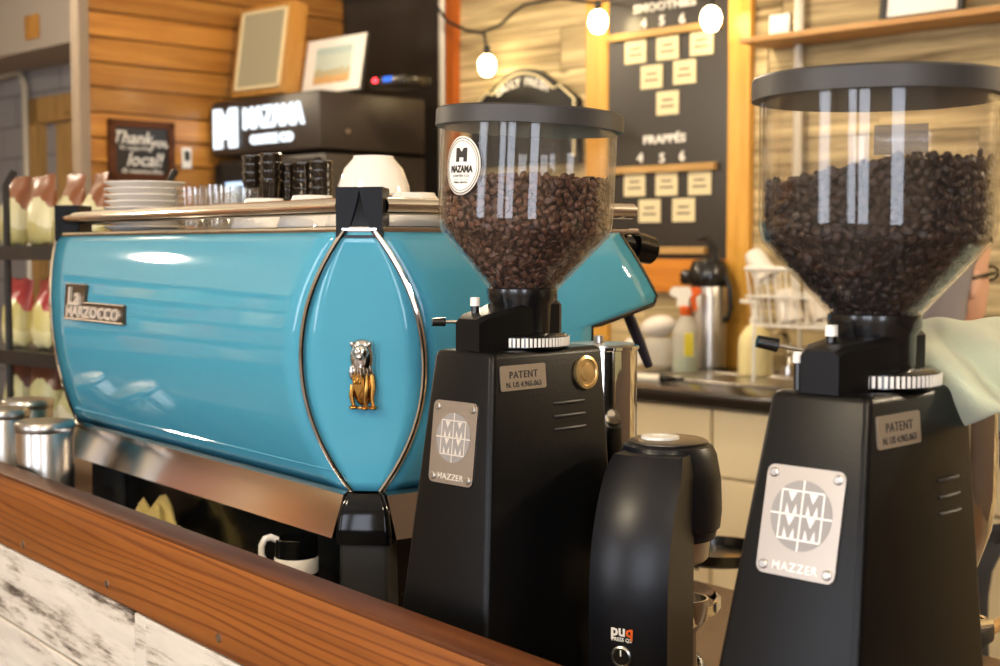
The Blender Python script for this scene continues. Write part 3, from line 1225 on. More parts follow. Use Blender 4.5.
# glass jar, upturned bowl, papers, tool on back counter
p = backc(662, 0.60)
jr = empty('glass_jar', (p.x, p.y, BZ), AB, 'wide clear jar of pale contents under a white lid beside the spray bottle', 'jar')
mb = MB()
mb.lathe([(0.055, 0.0), (0.068, 0.01), (0.072, 0.07), (0.062, 0.105), (0.058, 0.11)], seg=32)
mb.build('body', M['milky'], jr)
mb = MB()
mb.ell((0.0, -0.02, 0.15), (0.075, 0.055, 0.042), Mx.Rotation(R(-12), 3, 'Y'))
mb.build('lid', M['china'], jr)
p = backc(636, 0.66)
bw = empty('mixing_bowl', (p.x, p.y, BZ), AB, 'white bowl upturned on back worktop just right of the machine', 'bowl')
mb = MB()
mb.lathe([(0.075, 0.0), (0.078, 0.003), (0.06, 0.06), (0.035, 0.09), (0.03, 0.096), (0.0, 0.096)], seg=32)
mb.build('body', M['china'], bw)
p = backc(652, 0.20)
nt_ = empty('paper_pad', (p.x, p.y, BZ), AB + R(8), 'white folded paper lying on the front of back worktop', 'paper')
mb = MB()
mb.box((0, 0, 0.006), (0.17, 0.10, 0.012), bev=0.002)
mb.build('sheets', M['paper'], nt_, smooth=0)
p = backc(668, 0.14)
tl = empty('bottle_cap', (p.x, p.y, BZ), AB, 'small black stopper lying on the white paper edge, back worktop', 'stopper')
mb = MB()
mb.cyl((-.025, 0, 0.014), (.025, 0, 0.014), 0.014, 0.010)
mb.tube([(.025, 0, .014), (.06, 0.01, .016)], 0.005)
mb.build('body', M['blackpl'], tl)

# ------------------------------------------------------------------ bar: ledge, plank front, counter
LA = math.atan2(-0.788, 0.616)                   # ledge runs to the right and nearer
eL = V((math.cos(LA), math.sin(LA), 0))
nL = V((-math.sin(LA), math.cos(LA), 0))         # into the bar
LZ = CZ - 0.330
L0 = at(550, 666, 1.0)
d_ = 0.330 * 1389 / (666 - 247)
L0 = V((0.036 * d_, d_, 0))                      # back top edge of the ledge
lb = empty('bar_ledge', V((L0.x, L0.y, LZ)), LA, 'long orange varnished wood ledge board topping the white plank bar front', 'ledge')
mb = MB()
mb.box2(-3.2, 0.75, -0.038, -0.018, -0.107, -0.0005, 0.003, 0.5)
fb = mb.build('fascia', M['fascia'], lb, smooth=30)
mb = MB()
mb.box2(-3.2, 0.75, -0.0385, 0.0, -0.006, 0.0, 0.002, 0.45)
mb.build('top_board', M['ledgetop'], lb, smooth=30)
for px, py in ((23, 544), (107, 584), (219, 638)):
    p = on_plane(px, py, V((L0.x, L0.y, 0)) - nL * 0.038, nL)
    q = Mx.Rotation(-LA, 3, 'Z') @ (p - lb.location)
    mb = MB()
    mb.cyl((q.x, -0.0375, q.z), (q.x, -0.0395, q.z), 0.005, 0.005, 12)
    mb.build('screw', M['steel'], fb)
# bar front
mb = MB()
rnd = random.Random(11)
z = LZ - 0.115 - 0.02
bars = []
zt = LZ - 0.108
hs = [0.11, 0.12, 0.10, 0.13, 0.11, 0.12, 0.13, 0.12, 0.14]
for i, h in enumerate(hs):
    z0 = zt - h
    x = -3.2
    cuts = [-3.2] + sorted(rnd.uniform(-3.0, 0.6) for _ in range(3)) + [0.75]
    if i < 2:
        q = Mx.Rotation(-LA, 3, 'Z') @ (on_plane(137, 630, V((L0.x, L0.y, 0)) - nL * 0.034, nL) - lb.location)
        cuts = [-3.2, q.x - 1.2, q.x - .004, q.x + 0.03, 0.75]
    for a, b in zip(cuts[:-1], cuts[1:]):
        mb.box2(a + .001, b - .001, -0.034 - rnd.uniform(0, .004), -0.015, z0 + .0015, zt - .0015, 0.002, rnd.random())
    zt = z0
mb.box2(-3.2, 0.75, -0.016, -0.004, 0, LZ - .008, tone=0.1)
o = mb.build('wall_bar', M['peel'], smooth=0)
o.location = (L0.x, L0.y, 0)
o.rotation_euler = (0, 0, LA)
o['kind'] = 'structure'

# counter top behind the ledge
CT = 0.92
mb = MB()
mb.box2(-3.2, 1.0, 0.004, 0.80, -0.04, 0.0, 0.004)
cn = mb.build('bar_counter', M['counter_brown'])
cn.location = (L0.x, L0.y, CT)
cn.rotation_euler = (0, 0, LA)
tag(cn, 'brown bar worktop carrying the espresso machine and grinders', 'worktop')
mb = MB()
mb.box2(-3.1, 0.95, 0.006, 0.72, 0.0, CT - 0.045)
cb = mb.build('bar_cabinet', M['cream'], smooth=0)
cb.location = (L0.x, L0.y, 0)
cb.rotation_euler = (0, 0, LA)
tag(cb, 'plain cream cabinet carrying the bar worktop', 'cabinet')


def bar(x, y, z=0.0):
    return V((L0.x, L0.y, CT + z)) + eL * x + nL * y


# ------------------------------------------------------------------ espresso machine
MO = V((-0.147, 1.679, CT))
MA = R(-52)
em = empty('espresso_machine', MO, MA, 'wide turquoise espresso machine with chrome rail and silver lion emblem', 'espresso machine')
ML = 0.770
D2 = 0.1 * math.sqrt(2)
ZT, ZB = 0.5 + 0.018, 0.5 - 0.284
TILT = 0.020


def tt(z):
    return (z - (ZT + ZB) / 2) / ((ZT - ZB) / 2)


def bul(z):
    t = tt(z)
    return 0.083 + 0.0385 * (1 - abs(t) ** 2.1) - TILT * (1 - t) / 2


def dd2(z):
    return D2 - TILT * (1 - tt(z)) / 2 * 2


NZ = 24
zsq = [ZB + (ZT - ZB) * i / NZ for i in range(NZ + 1)]
mb = MB()
rows = []
for z in zsq:
    b = bul(z)
    xr = dd2(z) - b
    xl = -ML + b - dd2(z)
    rows.append([(xl + (xr - xl) * j / 16, -b, z) for j in range(17)])
mb.loft(rows, closed_ring=False)
bp_ = mb.build('back_panel', M['teal'], em, solid=0.003)
# crease line near the panel foot
mb = MB()
z = ZB + 0.022
b = bul(z)
mb.tube([(-ML + b - dd2(z) + .01, -b - .001, z), (dd2(z) - b - 0.004, -b - .001, z)], 0.0016, 6)
mb.build('panel_ridge', M['teal'], bp_)


def side_loc(px, py, xx):
    n = V((math.cos(MA), math.sin(MA), 0))
    p = on_plane(px, py, MO + n * xx, n)
    q = Mx.Rotation(-MA, 3, 'Z') @ (p - MO)
    return q.y, q.z


poly_r = [side_loc(622, 236, .09), side_loc(650, 296, .10), side_loc(647, 303, .10), side_loc(584, 326, .10)]
yT = poly_r[0][0]


def y_end(z):
    (ya, za), (yb, zb), (yc, zc), (yd, zd) = poly_r
    if z >= zb:
        return yb + (ya - yb) * min(1, (z - zb) / (za - zb))
    if z >= zc:
        return yc + (yb - yc) * (z - zc) / (zb - zc)
    if z >= zd:
        return yd + (yc - yd) * (z - zd) / (zc - zd)
    return yd


mb = MB()
zs2 = sorted(set(zsq + [p[1] for p in poly_r[1:]]))
rows = []
for z in zs2:
    b = bul(z)
    y0 = -(dd2(z) - b)
    y1 = y_end(z)
    rows.append([(b, y0 + (y1 - y0) * j / 12, z) for j in range(13)])
mb.loft(rows, closed_ring=False)
sp_panel = mb.build('side_panel', M['teal'], em, solid=0.003)
mb = MB()
edge = [(bul(z) - 0.004, y_end(z) + .002, z) for z in reversed(zs2) if z >= poly_r[3][1] - 0.001]
zlow = poly_r[3][1]
edge += [(bul(zlow - .03) - .004, y_end(zlow) + .002, zlow - 0.05)]
mb.tube(edge, 0.006, 8)
mb.build('edge_strip', M['blackpl'], sp_panel)
# far side of machine mirrored (left end)
mb = MB()
rows = []
for z in zsq:
    b = bul(z)
    y0 = -(dd2(z) - b)
    rows.append([(-ML - b, y0 + (0.36 - y0) * j / 6, z) for j in range(7)])
mb.loft(rows, closed_ring=False)
mb.build('side_panel', M['teal'], em, solid=0.003)
# corner lens panels


def lens(sgn):
    L_, Rr = [], []
    for z in zsq:
        b = bul(z)
        e = dd2(z) - b
        if sgn > 0:
            L_.append(V((e, -b, z)))
            Rr.append(V((b, -e, z)))
        else:
            L_.append(V((-ML - e, -b, z)))
            Rr.append(V((-ML - b, -e, z)))
    return L_, Rr


for sgn in (1, -1):
    L_, Rr = lens(sgn)
    mb = MB()
    mb.loft([[a + (b - a) * j / 6 for j in range(7)] for a, b in zip(L_, Rr)], closed_ring=False)
    cpn = mb.build('corner_panel', M['teal'], em, solid=0.003)
    mb = MB()
    off = V((sgn * .002, -.002, 0))
    mb.tube([p + off for p in L_], 0.0032, 8)
    mb.tube([p + off for p in Rr], 0.0032, 8)
    mb.build('chrome_trim', M['chrome'], cpn)
    if sgn > 0:
        lensL, lensR, lens_panel = L_, Rr, cpn
# chrome trim up the left edge of the back panel is the -1 lens above
# core body
mb = MB()
mb.box2(-ML - 0.05, 0.05, -0.05, 0.28, ZB + .002, ZT - 0.012)
mb.box2(-ML - 0.05, 0.05, 0.28, 0.34, 0.40, ZT - 0.012)
mb.build('core', M['blackmat'], em, smooth=0)
# top tray
mb = MB()
mb.box2(-ML - 0.064, 0.064, -0.064, 0.36, ZT - 0.012, ZT - 0.002, 0.002)
mb.build('cup_tray', M['steel'], em, smooth=30)
mb = MB()
bt = bul(ZT)
eT = D2 - bt
ring = [(-ML - eT, -bt), (eT, -bt), (bt, -eT), (bt, 0.35), (-ML - bt, 0.35), (-ML - bt, -eT)]
mb.tube([(x, y, ZT + 0.002) for x, y in ring], 0.004, 8, closed=True)
mb.build('tray_rim', M['chrome'], em)
# rail
RZ = 0.5 + 0.047
corner_c = V(((eT + bt) / 2, -(eT + bt) / 2, 0))
mb = MB()
rc = V((0.048, -0.048, RZ))
rl = V((-ML - 0.048, -0.048, RZ))
mb.tube([(-ML - 0.04, -0.072, RZ), (0.04, -0.072, RZ)], 0.0125, 16, flat=0.8)
mb.build('cup_rail', M['chrome'], em)
mb = MB()
mb.tube([(0.072, -0.04, RZ), (0.072, 0.35, RZ)], 0.0125, 16, flat=0.8)
mb.build('cup_rail', M['chrome'], em)
mb = MB()
mb.tube([(-ML - 0.072, -0.04, RZ), (-ML - 0.072, 0.35, RZ)], 0.0125, 16, flat=0.8)
mb.build('cup_rail', M['chrome'], em)
# corner blocks with a pointed recess
for sgn in (1, -1):
    fc_c = V((0.064, -0.064, 0)) if sgn > 0 else V((-ML - 0.064, -0.064, 0))
    rz = Mx.Rotation(R(45) * sgn, 3, 'Z')
    mb = MB()
    hwb = 0.027
    z0, z1 = ZT - 0.010, ZT + 0.050
    zm = (z0 + z1) / 2
    # front face ring with leaf shaped recess
    mb.box((0, 0.012, zm), (hwb * 2, 0.034, z1 - z0), bev=0.002)
    leaf = []
    for i in range(9):
        t = i / 8
        leaf.append((-0.020 + 0.020 * t ** 0.6, z0 + 0.001 + (z1 - z0 - .004) * t))
    leaf2 = [(-x, z) for x, z in reversed(leaf[:-1])]
    outline = leaf + leaf2
    for (xa, za), (xb, zb) in zip(outline[:-1], outline[1:]):
        pass
    # left cheek and right cheek left proud of the recess
    lp = [(-hwb, z0)] + leaf + [(0.0, z1), (-hwb, z1)]
    mb.prism(lp, -0.012, -0.004)
    mb.prism([(-x, z) for x, z in lp], -0.012, -0.004)
    mb.xform(Mx.Translation(fc_c) @ rz.to_4x4())
    blk = mb.build('corner_block', M['block'], em, smooth=20)
    mb = MB()
    half = [(-0.0185 + 0.0185 * (i / 8) ** 0.6, (z1 - z0 - .006) * i / 8) for i in range(9)]
    mb.prism(half + [(-x, z) for x, z in reversed(half[:-1])], -0.0015, 0.0015)
    mb.xform(Mx.Translation(fc_c) @ rz.to_4x4() @ Mx.Translation((0, -0.0095, z0 + .002)) @ Mx.Rotation(R(-7), 4, 'X'))
    mb.build('leaf_inset', M['blackgl'], blk, smooth=20)
# chrome band at the foot, leaning in
mb = MB()
BB = bul(ZB)
z1, z0 = ZB + 0.000, ZB - 0.054
eB_ = dd2(ZB) - BB
xr, xl = eB_ + 0.0, -ML - eB_
mb.loft([[(xl, -BB - .006, z1), (xl, -BB - .012, z1 - .004), (xl - .004, -BB - .026, z0), (xl + .012, -BB + .02, z0), (xl, -BB + .02, z1)],
         [(xr, -BB - .006, z1), (xr, -BB - .012, z1 - .004), (xr - .004, -BB - .026, z0), (xr - .012, -BB + .02, z0), (xr, -BB + .02, z1)]])
mb.build('base_band', M['chrome_band'], em, smooth=25)
mb = MB()
mb.loft([[(BB + .006, -eB_, z1), (BB + .012, -eB_, z1 - .004), (BB + .026, -eB_ + .004, z0), (BB - .02, -eB_ + .012, z0), (BB - .02, -eB_, z1)],
         [(BB + .006, .28, z1), (BB + .012, .28, z1 - .004), (BB + .026, .28, z0), (BB - .02, .28, z0), (BB - .02, .28, z1)]])
mb.build('base_band', M['chrome_band'], em, smooth=25)
# underbody
mb = MB()
mb.box2(-ML + 0.0, -0.0, -0.03, 0.30, 0.07, ZB - .004, 0.004)
mb.build('chassis', M['blackpl'], em, smooth=30)
# feet
for (fx, fy, dg) in ((0.043, -0.043, 45), (-ML + 0.03, -0.030, -45), (0.03, 0.24, 45), (-ML - 0.03, 0.24, -45)):
    mb = MB()
    r1, r2, r3 = 0.019, 0.024, 0.030
    zc = ZB - 0.002

    def sq(h, z, r):
        return rrect(-h, h, h, z, r)
    mb.loft([sq(.032, 0.0, .008), sq(.034, 0.02, .008), sq(.030, 0.05, .006), sq(.029, zc - 0.058, .006)])
    mb.xform(Mx.Translation((fx, fy, 0)) @ Mx.Rotation(R(45), 4, 'Z'))
    ft = mb.build('foot', M['blackmat'], em, smooth=30)
    mb = MB()
    mb.loft([sq(.033, zc - 0.058, .007), sq(.034, zc - 0.050, .008), sq(.030, zc - 0.02, .007), sq(.0225, zc - 0.002, .006), sq(.021, zc, .006)])
    mb.xform(Mx.Translation((fx, fy, 0)) @ Mx.Rotation(R(45), 4, 'Z'))
    mb.build('foot_cap', M['blackgl'], ft, smooth=30)
# steam knob, wand, group heads, drip tray
ky, kz = side_loc(636, 249, .06)
mb = MB()
mb.cyl((0.055, ky - .045, kz + .01), (0.055, ky + .02, kz), 0.014, 0.016)
mb.cyl((0.055, ky - .005, kz + .004), (0.055, ky + .03, kz - .002), 0.021, 0.019)
mb.build('steam_knob', M['blackgl'], em)
wy, wz = side_loc(628, 314, .05)
wy2, wz2 = side_loc(649, 366, .05)
mb = MB()
mb.tube([(0.05, wy - .05, wz + .05), (0.05, wy, wz), (0.05, (wy + wy2) / 2, (wz + wz2) / 2), (0.05, wy2, wz2)], [0.006, 0.008, 0.008, 0.006], 10)
mb.build('steam_wand', pmat('blue_black_rubber', (46, 44, 62), 0.4), em)
for gx in (-0.17, -0.47):
    mb = MB()
    mb.cyl((gx, 0.33, 0.40), (gx, 0.33, 0.30), 0.04, 0.036)
    mb.cyl((gx, 0.33, 0.31), (gx, 0.33, 0.285), 0.042, 0.042)
    mb.build('group_head', M['chrome'], em)
mb = MB()
mb.box2(-ML - .02, 0.02, 0.28, 0.46, 0.07, 0.12, 0.006)
mb.build('drip_tray', M['steel'], em)
# badge on the back panel
ba = on_plane(101, 305, MO - V((math.cos(MA + PI / 2), math.sin(MA + PI / 2), 0)) * 0.105, V((-math.sin(MA), math.cos(MA), 0)))
q = Mx.Rotation(-MA, 3, 'Z') @ (ba - MO)
zq = q.z
slope = math.atan2(bul(zq + .01) - bul(zq - .01), 0.02)
bm_ = Mx.Translation((q.x, -bul(zq) - .002, zq)) @ Mx.Rotation(slope, 4, 'X')
mb = MB()
w1 = 0.114
mb.prism([(-w1, -.024), (w1, -.024), (w1, .002), (-w1 + .080, .002), (-w1 + .080, .029), (-w1, .029)], -0.003, 0.002)
mb.tube([(x, -0.003, z) for x, z in ((-w1, -.024), (w1, -.024), (w1, .002), (-w1 + .080, .002), (-w1 + .080, .029), (-w1, .029))], 0.0018, 8, closed=True)
mb.xform(bm_)
bdg = mb.build('badge', M['badge'], bp_, smooth=25)
bdg['label'] = 'raised chrome name badge'
mb = MB()
mb.text('La', 0.038, (-w1 + .040, -0.004, 0.012), 0.003, 0.0008, 0, 1.4)
mb.text('MARZOCCO', 0.024, (0.0, -0.004, -0.0115), 0.003, 0.0008, 0, 1.48)
mb.xform(bm_)
mb.build('badge_lettering', M['mark_light'], bdg, smooth=0)
# lion emblem, a relief on the corner panel
zc = 0.5 + (247 - 377) / F * 1.57
mid = (V((dd2(zc) - bul(zc), -bul(zc), zc)) + V((bul(zc), -(dd2(zc) - bul(zc)), zc))) / 2
lsc = 1.06
tl_ = math.atan2(TILT * math.sqrt(2) / (ZT - ZB) * 1.0, 1)
lm = Mx.Translation(mid) @ Mx.Rotation(R(45), 4, 'Z') @ Mx.Rotation(tl_, 4, 'X') @ Mx.Scale(lsc, 4)
mb = MB()
mb.ell((0, -0.004, 0.0195), (0.0140, 0.0095, 0.0205))           # mane
mb.ell((0, -0.003, 0.031), (0.0125, 0.008, 0.0095))
mb.ell((0, -0.0105, 0.0265), (0.0090, 0.006, 0.0085))            # face
mb.ell((0, -0.0165, 0.0225), (0.0046, 0.004, 0.0042))            # muzzle
mb.ell((-0.0095, -0.0085, 0.0355), (0.003, 0.003, 0.003))
mb.ell((0.0095, -0.0085, 0.0355), (0.003, 0.003, 0.003))
mb.ell((-0.0042, -0.0158, 0.0295), (0.0024, 0.0016, 0.0011), Mx.Rotation(0.3, 3, 'Y'))
mb.ell((0.0042, -0.0158, 0.0295), (0.0024, 0.0016, 0.0011), Mx.Rotation(-0.3, 3, 'Y'))
mb.ell((0, -0.0165, 0.0275), (0.0014, 0.002, 0.005))
for k in range(7):
    a = -0.9 + 1.8 * k / 6
    mb.ell((a * 0.010, -0.0105 + abs(a) * 0.004, 0.011 - 0.003 * (1 - abs(a))), (0.0022, 0.003, 0.011), Mx.Rotation(-a * 0.35, 3, 'Y'))
mb.ell((-0.0108, -0.008, 0.004), (0.0035, 0.004, 0.0085))
mb.xform(lm)
lion = mb.build('lion_emblem', M['chrome'], lens_panel)
mb = MB()
mb.ell((0, -0.003, -0.015), (0.0115, 0.007, 0.019))
mb.tube([(0.004, -0.006, 0.002), (0.0055, -0.010, -0.012), (0.0035, -0.010, -0.024), (0.0045, -0.010, -0.034)], [0.003, 0.0028, 0.0022, 0.002])
mb.tube([(0.0105, -0.005, 0.002), (0.0122, -0.007, -0.012), (0.0108, -0.008, -0.024), (0.012, -0.009, -0.033)], [0.0032, 0.003, 0.0022, 0.002])
mb.ell((0.0125, -0.010, -0.0345), (0.0045, 0.005, 0.0024))
mb.ell((0.003, -0.011, -0.0350), (0.004, 0.004, 0.0022))
mb.ell((-0.0105, -0.008, -0.0345), (0.0048, 0.005, 0.0024))
mb.tube([(-0.011, -0.006, -0.01), (-0.0125, -0.007, -0.022), (-0.010, -0.008, -0.033)], [0.003, 0.003, 0.002])
mb.box((0, -0.002, -0.036), (0.030, 0.008, 0.003), bev=0.001)
sh_ = [(-0.0095, 0.0), (-0.005, 0.0015), (0.001, 0.0), (0.0015, -0.012), (-0.0035, -0.021), (-0.0085, -0.012)]
mb.prism(sh_, -0.014, -0.009)
mb.ell((-0.0065, -0.0142, -0.006), (0.0016, 0.001, 0.0022))
mb.ell((-0.0012, -0.0142, -0.006), (0.0016, 0.001, 0.0022))
mb.ell((-0.0038, -0.0142, -0.0045), (0.0012, 0.001, 0.004))
mb.xform(lm)
lb2 = mb.build('shield_and_legs', M['gold'], lion)
lb2['label'] = 'brass-coloured lower half with shield'

# ------------------------------------------------------------------ things on the machine's cup tray
TZ = CT + ZT - 0.002
xm = V((math.cos(MA), math.sin(MA), 0))
ym = V((-math.sin(MA), math.cos(MA), 0))


def tray(px, depth, z=0.0):
    p = on_plane(px, 247, MO + ym * depth, ym)
    return V((p.x, p.y, TZ + z))


pl0 = None
NPL = 8
for i in range(NPL):
    loc = tray(146, 0.0) + V((0, 0, i * 0.0099))
    if pl0 is None:
        mb = MB()
        mb.lathe([(0.0, 0.0015), (0.028, 0.0015), (0.030, 0.0), (0.032, 0.001), (0.061, 0.0135), (0.064, 0.0155), (0.0635, 0.0168), (0.06, 0.0162), (0.032, 0.0042), (0.0, 0.004)], seg=40)
        pl0 = mb.build('saucer', M['china'])
        tag(pl0, None, 'saucer', 'saucers stacked on the machine')
        c = pl0
    else:
        c = dup(pl0, loc)
    c.location = loc
    c['label'] = 'white saucer in the stack on machine left end, ' + ('lowest of the stack' if i == 0 else 'topmost of the stack' if i == NPL - 1 else ['second', 'third', 'fourth', 'fifth', 'sixth', 'seventh', 'eighth'][i - 1] + ' from the bottom')

gl0 = None
for i, (px, dep, zz, lb_) in enumerate(((196, 0.0, 0, 'clear glass tumbler right beside the saucer stack on machine'), (213, 0.09, 0, 'clear glass tumbler behind the front two near saucers'), (222, -0.005, 0, 'clear glass tumbler in front, second from the saucer stack'), (240, 0.05, 0, 'clear glass tumbler between saucers and dark cup stacks'), (236, 0.14, 0, 'clear glass tumbler at the back of the glass cluster'))):
    loc = tray(px, dep)
    if gl0 is None:
        mb = MB()
        mb.lathe([(0.0, 0.0), (0.024, 0.0), (0.026, 0.003), (0.030, 0.072), (0.0285, 0.072), (0.0245, 0.012), (0.0, 0.010)], seg=28)
        gl0 = mb.build('glass_tumbler', M['glass'])
        tag(gl0, lb_, 'glass', 'glass tumblers on the machine')
        gl0.location = loc
    else:
        dup(gl0, loc, None, lb_)
# small clear glasses with dark ones on top, then all-dark stacks
dk0 = None
sg0 = None
ord_ = ['lowest', 'second from bottom', 'third from bottom', 'fourth from bottom', 'fifth from bottom', 'sixth from bottom', 'topmost']


def dark_cup(loc, lbl):
    global dk0
    if dk0 is None:
        mb = MB()
        mb.lathe([(0.0, 0.003), (0.010, 0.003), (0.0115, 0.0), (0.0125, 0.003), (0.0158, 0.028), (0.0172, 0.030), (0.0172, 0.0335), (0.0155, 0.0345), (0.011, 0.006), (0.0, 0.0055)], seg=24)
        dk0 = mb.build('espresso_cup', pmat('smoked_glass', (30, 22, 15), 0.08, coat=0.6))
        tag(dk0, None, 'cup', 'dark cups stacked on the machine')
        c = dk0
    else:
        c = dup(dk0, loc)
    c.location = loc
    c['label'] = lbl


for si, (px, dep, base, n, nm) in enumerate(((254, 0.10, 0.052, 4, 'left stack on clear glasses'), (272, 0.10, 0.052, 4, 'second stack, on clear glasses'), (289, 0.13, 0.0, 7, 'third dark stack'), (305, 0.13, 0.0, 7, 'fourth dark stack'), (322, 0.13, 0.0, 7, 'rightmost dark stack beside white cup'))):
    if base > 0:
        lbl = 'small clear glass under the dark cups, ' + nm
        if sg0 is None:
            mb = MB()
            mb.lathe([(0.0, 0.0), (0.0135, 0.0), (0.0145, 0.002), (0.0172, 0.056), (0.016, 0.056), (0.0132, 0.007), (0.0, 0.006)], seg=24)
            sg0 = mb.build('shot_glass', M['glass'])
            tag(sg0, lbl, 'glass', 'small glasses on the machine')
            sg0.location = tray(px, dep)
        else:
            dup(sg0, tray(px, dep), None, lbl)
    for k in range(n):
        dark_cup(tray(px, dep, base + k * 0.0125), 'dark glossy cup, ' + nm + ', ' + (ord_[k] if k < n - 1 else 'topmost'))

# white upturned cups
cp_prof = [(0.045, 0.0), (0.0475, 0.0012), (0.046, 0.012), (0.038, 0.034), (0.027, 0.046), (0.0255, 0.050), (0.023, 0.050), (0.022, 0.0475), (0.0, 0.0475)]
wc0 = None


def white_cup(loc, lbl, rz=0.0):
    global wc0
    if wc0 is None:
        wc0 = empty('coffee_cup', loc, rz, lbl, 'cup', 'white upturned cups on the machine')
        mb = MB()
        mb.lathe(cp_prof, seg=40)
        mb.build('bowl', M['china'], wc0, smooth=50)
        mb = MB()
        mb.tube([(0.040, 0, 0.030), (0.058, 0, 0.034), (0.068, 0, 0.024), (0.062, 0, 0.012), (0.046, 0, 0.010)], 0.005, 8)
        mb.build('handle', M['china'], wc0)
        return wc0
    return dup(wc0, loc, rz, lbl)


for px, dep, zz, lb_, rz in ((265, 0.005, 0, 'white upturned cup behind the rail below the dark cups', 0.5), (313, 0.0, 0, 'white upturned cup behind rail beside the black corner block', 0.8), (362, 0.03, 0, 'white upturned cup carrying the top cup behind black corner block', 1.5), (414, 0.05, 0, 'white upturned cup behind rail next to left hopper', 0.7)):
    white_cup(tray(px, dep, zz), lb_, rz)
pc = tray(374, 0.06)
white_cup(V((pc.x, pc.y, TZ + 0.0505)), 'big white cup upside down, highest on the machine above corner block', 1.2)

# ------------------------------------------------------------------ grinders


def bean_mesh(seed, Rc, Rn, z_cone, z_top, plane, name, mat, loc, label):
    """a fill of roasted beans: dark core plus real beans packed at the wall and on top"""
    rg = np.random.default_rng(seed)
    # one bean
    S, K = 9, 6
    vs = [(0, 0, -0.5)]
    for i in range(1, K):
        ph = PI * i / K
        for j in range(S):
            a = 2 * PI * j / S
            vs.append((math.sin(ph) * math.cos(a), math.sin(ph) * math.sin(a), -math.cos(ph)))
    vs[0] = (0, 0, -1)
    vs.append((0, 0, 1))
    bv = np.array(vs, float)
    fs = []
    for j in range(S):
        fs.append((0, 1 + (j + 1) % S, 1 + j))
    for i in range(K - 2):
        for j in range(S):
            a = 1 + i * S + j
            b = 1 + i * S + (j + 1) % S
            fs.append((a, b, b + S, a + S))
    top = len(vs) - 1
    o_ = 1 + (K - 2) * S
    for j in range(S):
        fs.append((o_ + j, o_ + (j + 1) % S, top))
    bv = bv[:, [2, 0, 1]]                      # poles along x
    bv = bv * np.array([0.0046, 0.0034, 0.0026])
    flat = bv[:, 2] < 0
    bv[flat, 2] *= 0.55
    groove = (np.abs(bv[:, 1]) < 0.0012) & flat & (np.abs(bv[:, 0]) < 0.0042)
    bv[groove, 2] += 0.0016
    tris = fs
    pts, nrm_ = [], []

    def zsurf(x, y):
        return plane[0] + plane[1] * min(x, 0.0) + plane[2] * max(x, 0.0)

    def rad(z):
        return Rc if z >= z_cone else Rn + (Rc - Rn) * max(0, z) / z_cone
    cell = {}
    mind = 0.0058

    def ok(p):
        k = tuple((p / mind).astype(int))
        for dx in (-1, 0, 1):
            for dy in (-1, 0, 1):
                for dz in (-1, 0, 1):
                    for q_ in cell.get((k[0] + dx, k[1] + dy, k[2] + dz), ()):
                        if ((p - q_) ** 2).sum() < mind * mind:
                            return False
        cell.setdefault(k, []).append(p)
        return True
    zmax = plane[0] + 0.03
    slope_n = math.atan2(Rc - Rn, z_cone)
    for layer, inset in ((0, 0.0035), (1, 0.0085)):
        for _ in range(22000 if layer == 0 else 9000):
            z = rg.uniform(0.003, zmax)
            r = rad(z) - inset / (1 if z >= z_cone else math.cos(slope_n))
            if r < 0.01 or rg.uniform() > r / Rc:
                continue
            a = rg.uniform(0, 2 * PI)
            p = np.array([r * math.cos(a), r * math.sin(a), z])
            if z > zsurf(p[0], p[1]) + rg.normal(0, .0015):
                continue
            if ok(p):
                pts.append(p)
                n = np.array([math.cos(a), math.sin(a), 0.0])
                if z < z_cone:
                    n = np.array([math.cos(a) * math.cos(slope_n), math.sin(a) * math.cos(slope_n), -math.sin(slope_n)])
                nrm_.append(n)
    for _ in range(9000):
        a = rg.uniform(0, 2 * PI)
        r = math.sqrt(rg.uniform()) * (Rc - 0.004)
        x, y = r * math.cos(a), r * math.sin(a)
        p = np.array([x, y, zsurf(x, y) - 0.001 + rg.normal(0, .0012)])
        if ok(p):
            pts.append(p)
            nrm_.append(np.array([0, 0, 1.0]))
    allv, allf = [], []
    nb = len(bv)
    for i, (p, n) in enumerate(zip(pts, nrm_)):
        n = n + rg.normal(0, 0.35, 3)
        n /= np.linalg.norm(n)
        t = rg.normal(0, 1, 3)
        t -= n * t.dot(n)
        t /= np.linalg.norm(t)
        b = np.cross(n, t)
        sg = -1 if rg.uniform() < 0.5 else 1
        m = np.stack([t, b * sg, n * sg], 1)
        s = rg.uniform(0.88, 1.12)
        allv.append((bv * s) @ m.T + p)
        off = i * nb
        allf.extend(tuple(off + k for k in f) for f in tris)
    v = np.concatenate(allv)
    # core
    base = len(v)
    seg = 32
    cv, cf = [], []
    zl = [0.002, z_cone * 0.5, z_cone]
    for z in zl:
        for j in range(seg):
            a = 2 * PI * j / seg
            r = max(rad(z) - 0.011, 0.004)
            cv.append((r * math.cos(a), r * math.sin(a), z))
    for j in range(seg):
        a = 2 * PI * j / seg
        r = Rc - 0.011
        x, y = r * math.cos(a), r * math.sin(a)
        cv.append((x, y, zsurf(x, y) - 0.005))
    for i in range(3):
        for j in range(seg):
            k = (j + 1) % seg
            cf.append((base + i * seg + j, base + i * seg + k, base + (i + 1) * seg + k, base + (i + 1) * seg + j))
    cf.append(tuple(base + 3 * seg + j for j in range(seg)))
    v = np.concatenate([v, np.array(cv)])
    allf.extend(cf)
    me = bpy.data.meshes.new(name)
    me.from_pydata(v.tolist(), [], allf)
    me.materials.append(mat)
    for p in me.polygons:
        p.use_smooth = True
    o = bpy.data.objects.new(name, me)
    COL.objects.link(o)
    o.location = loc
    tag(o, label, 'coffee beans', None, 'stuff')
    return o


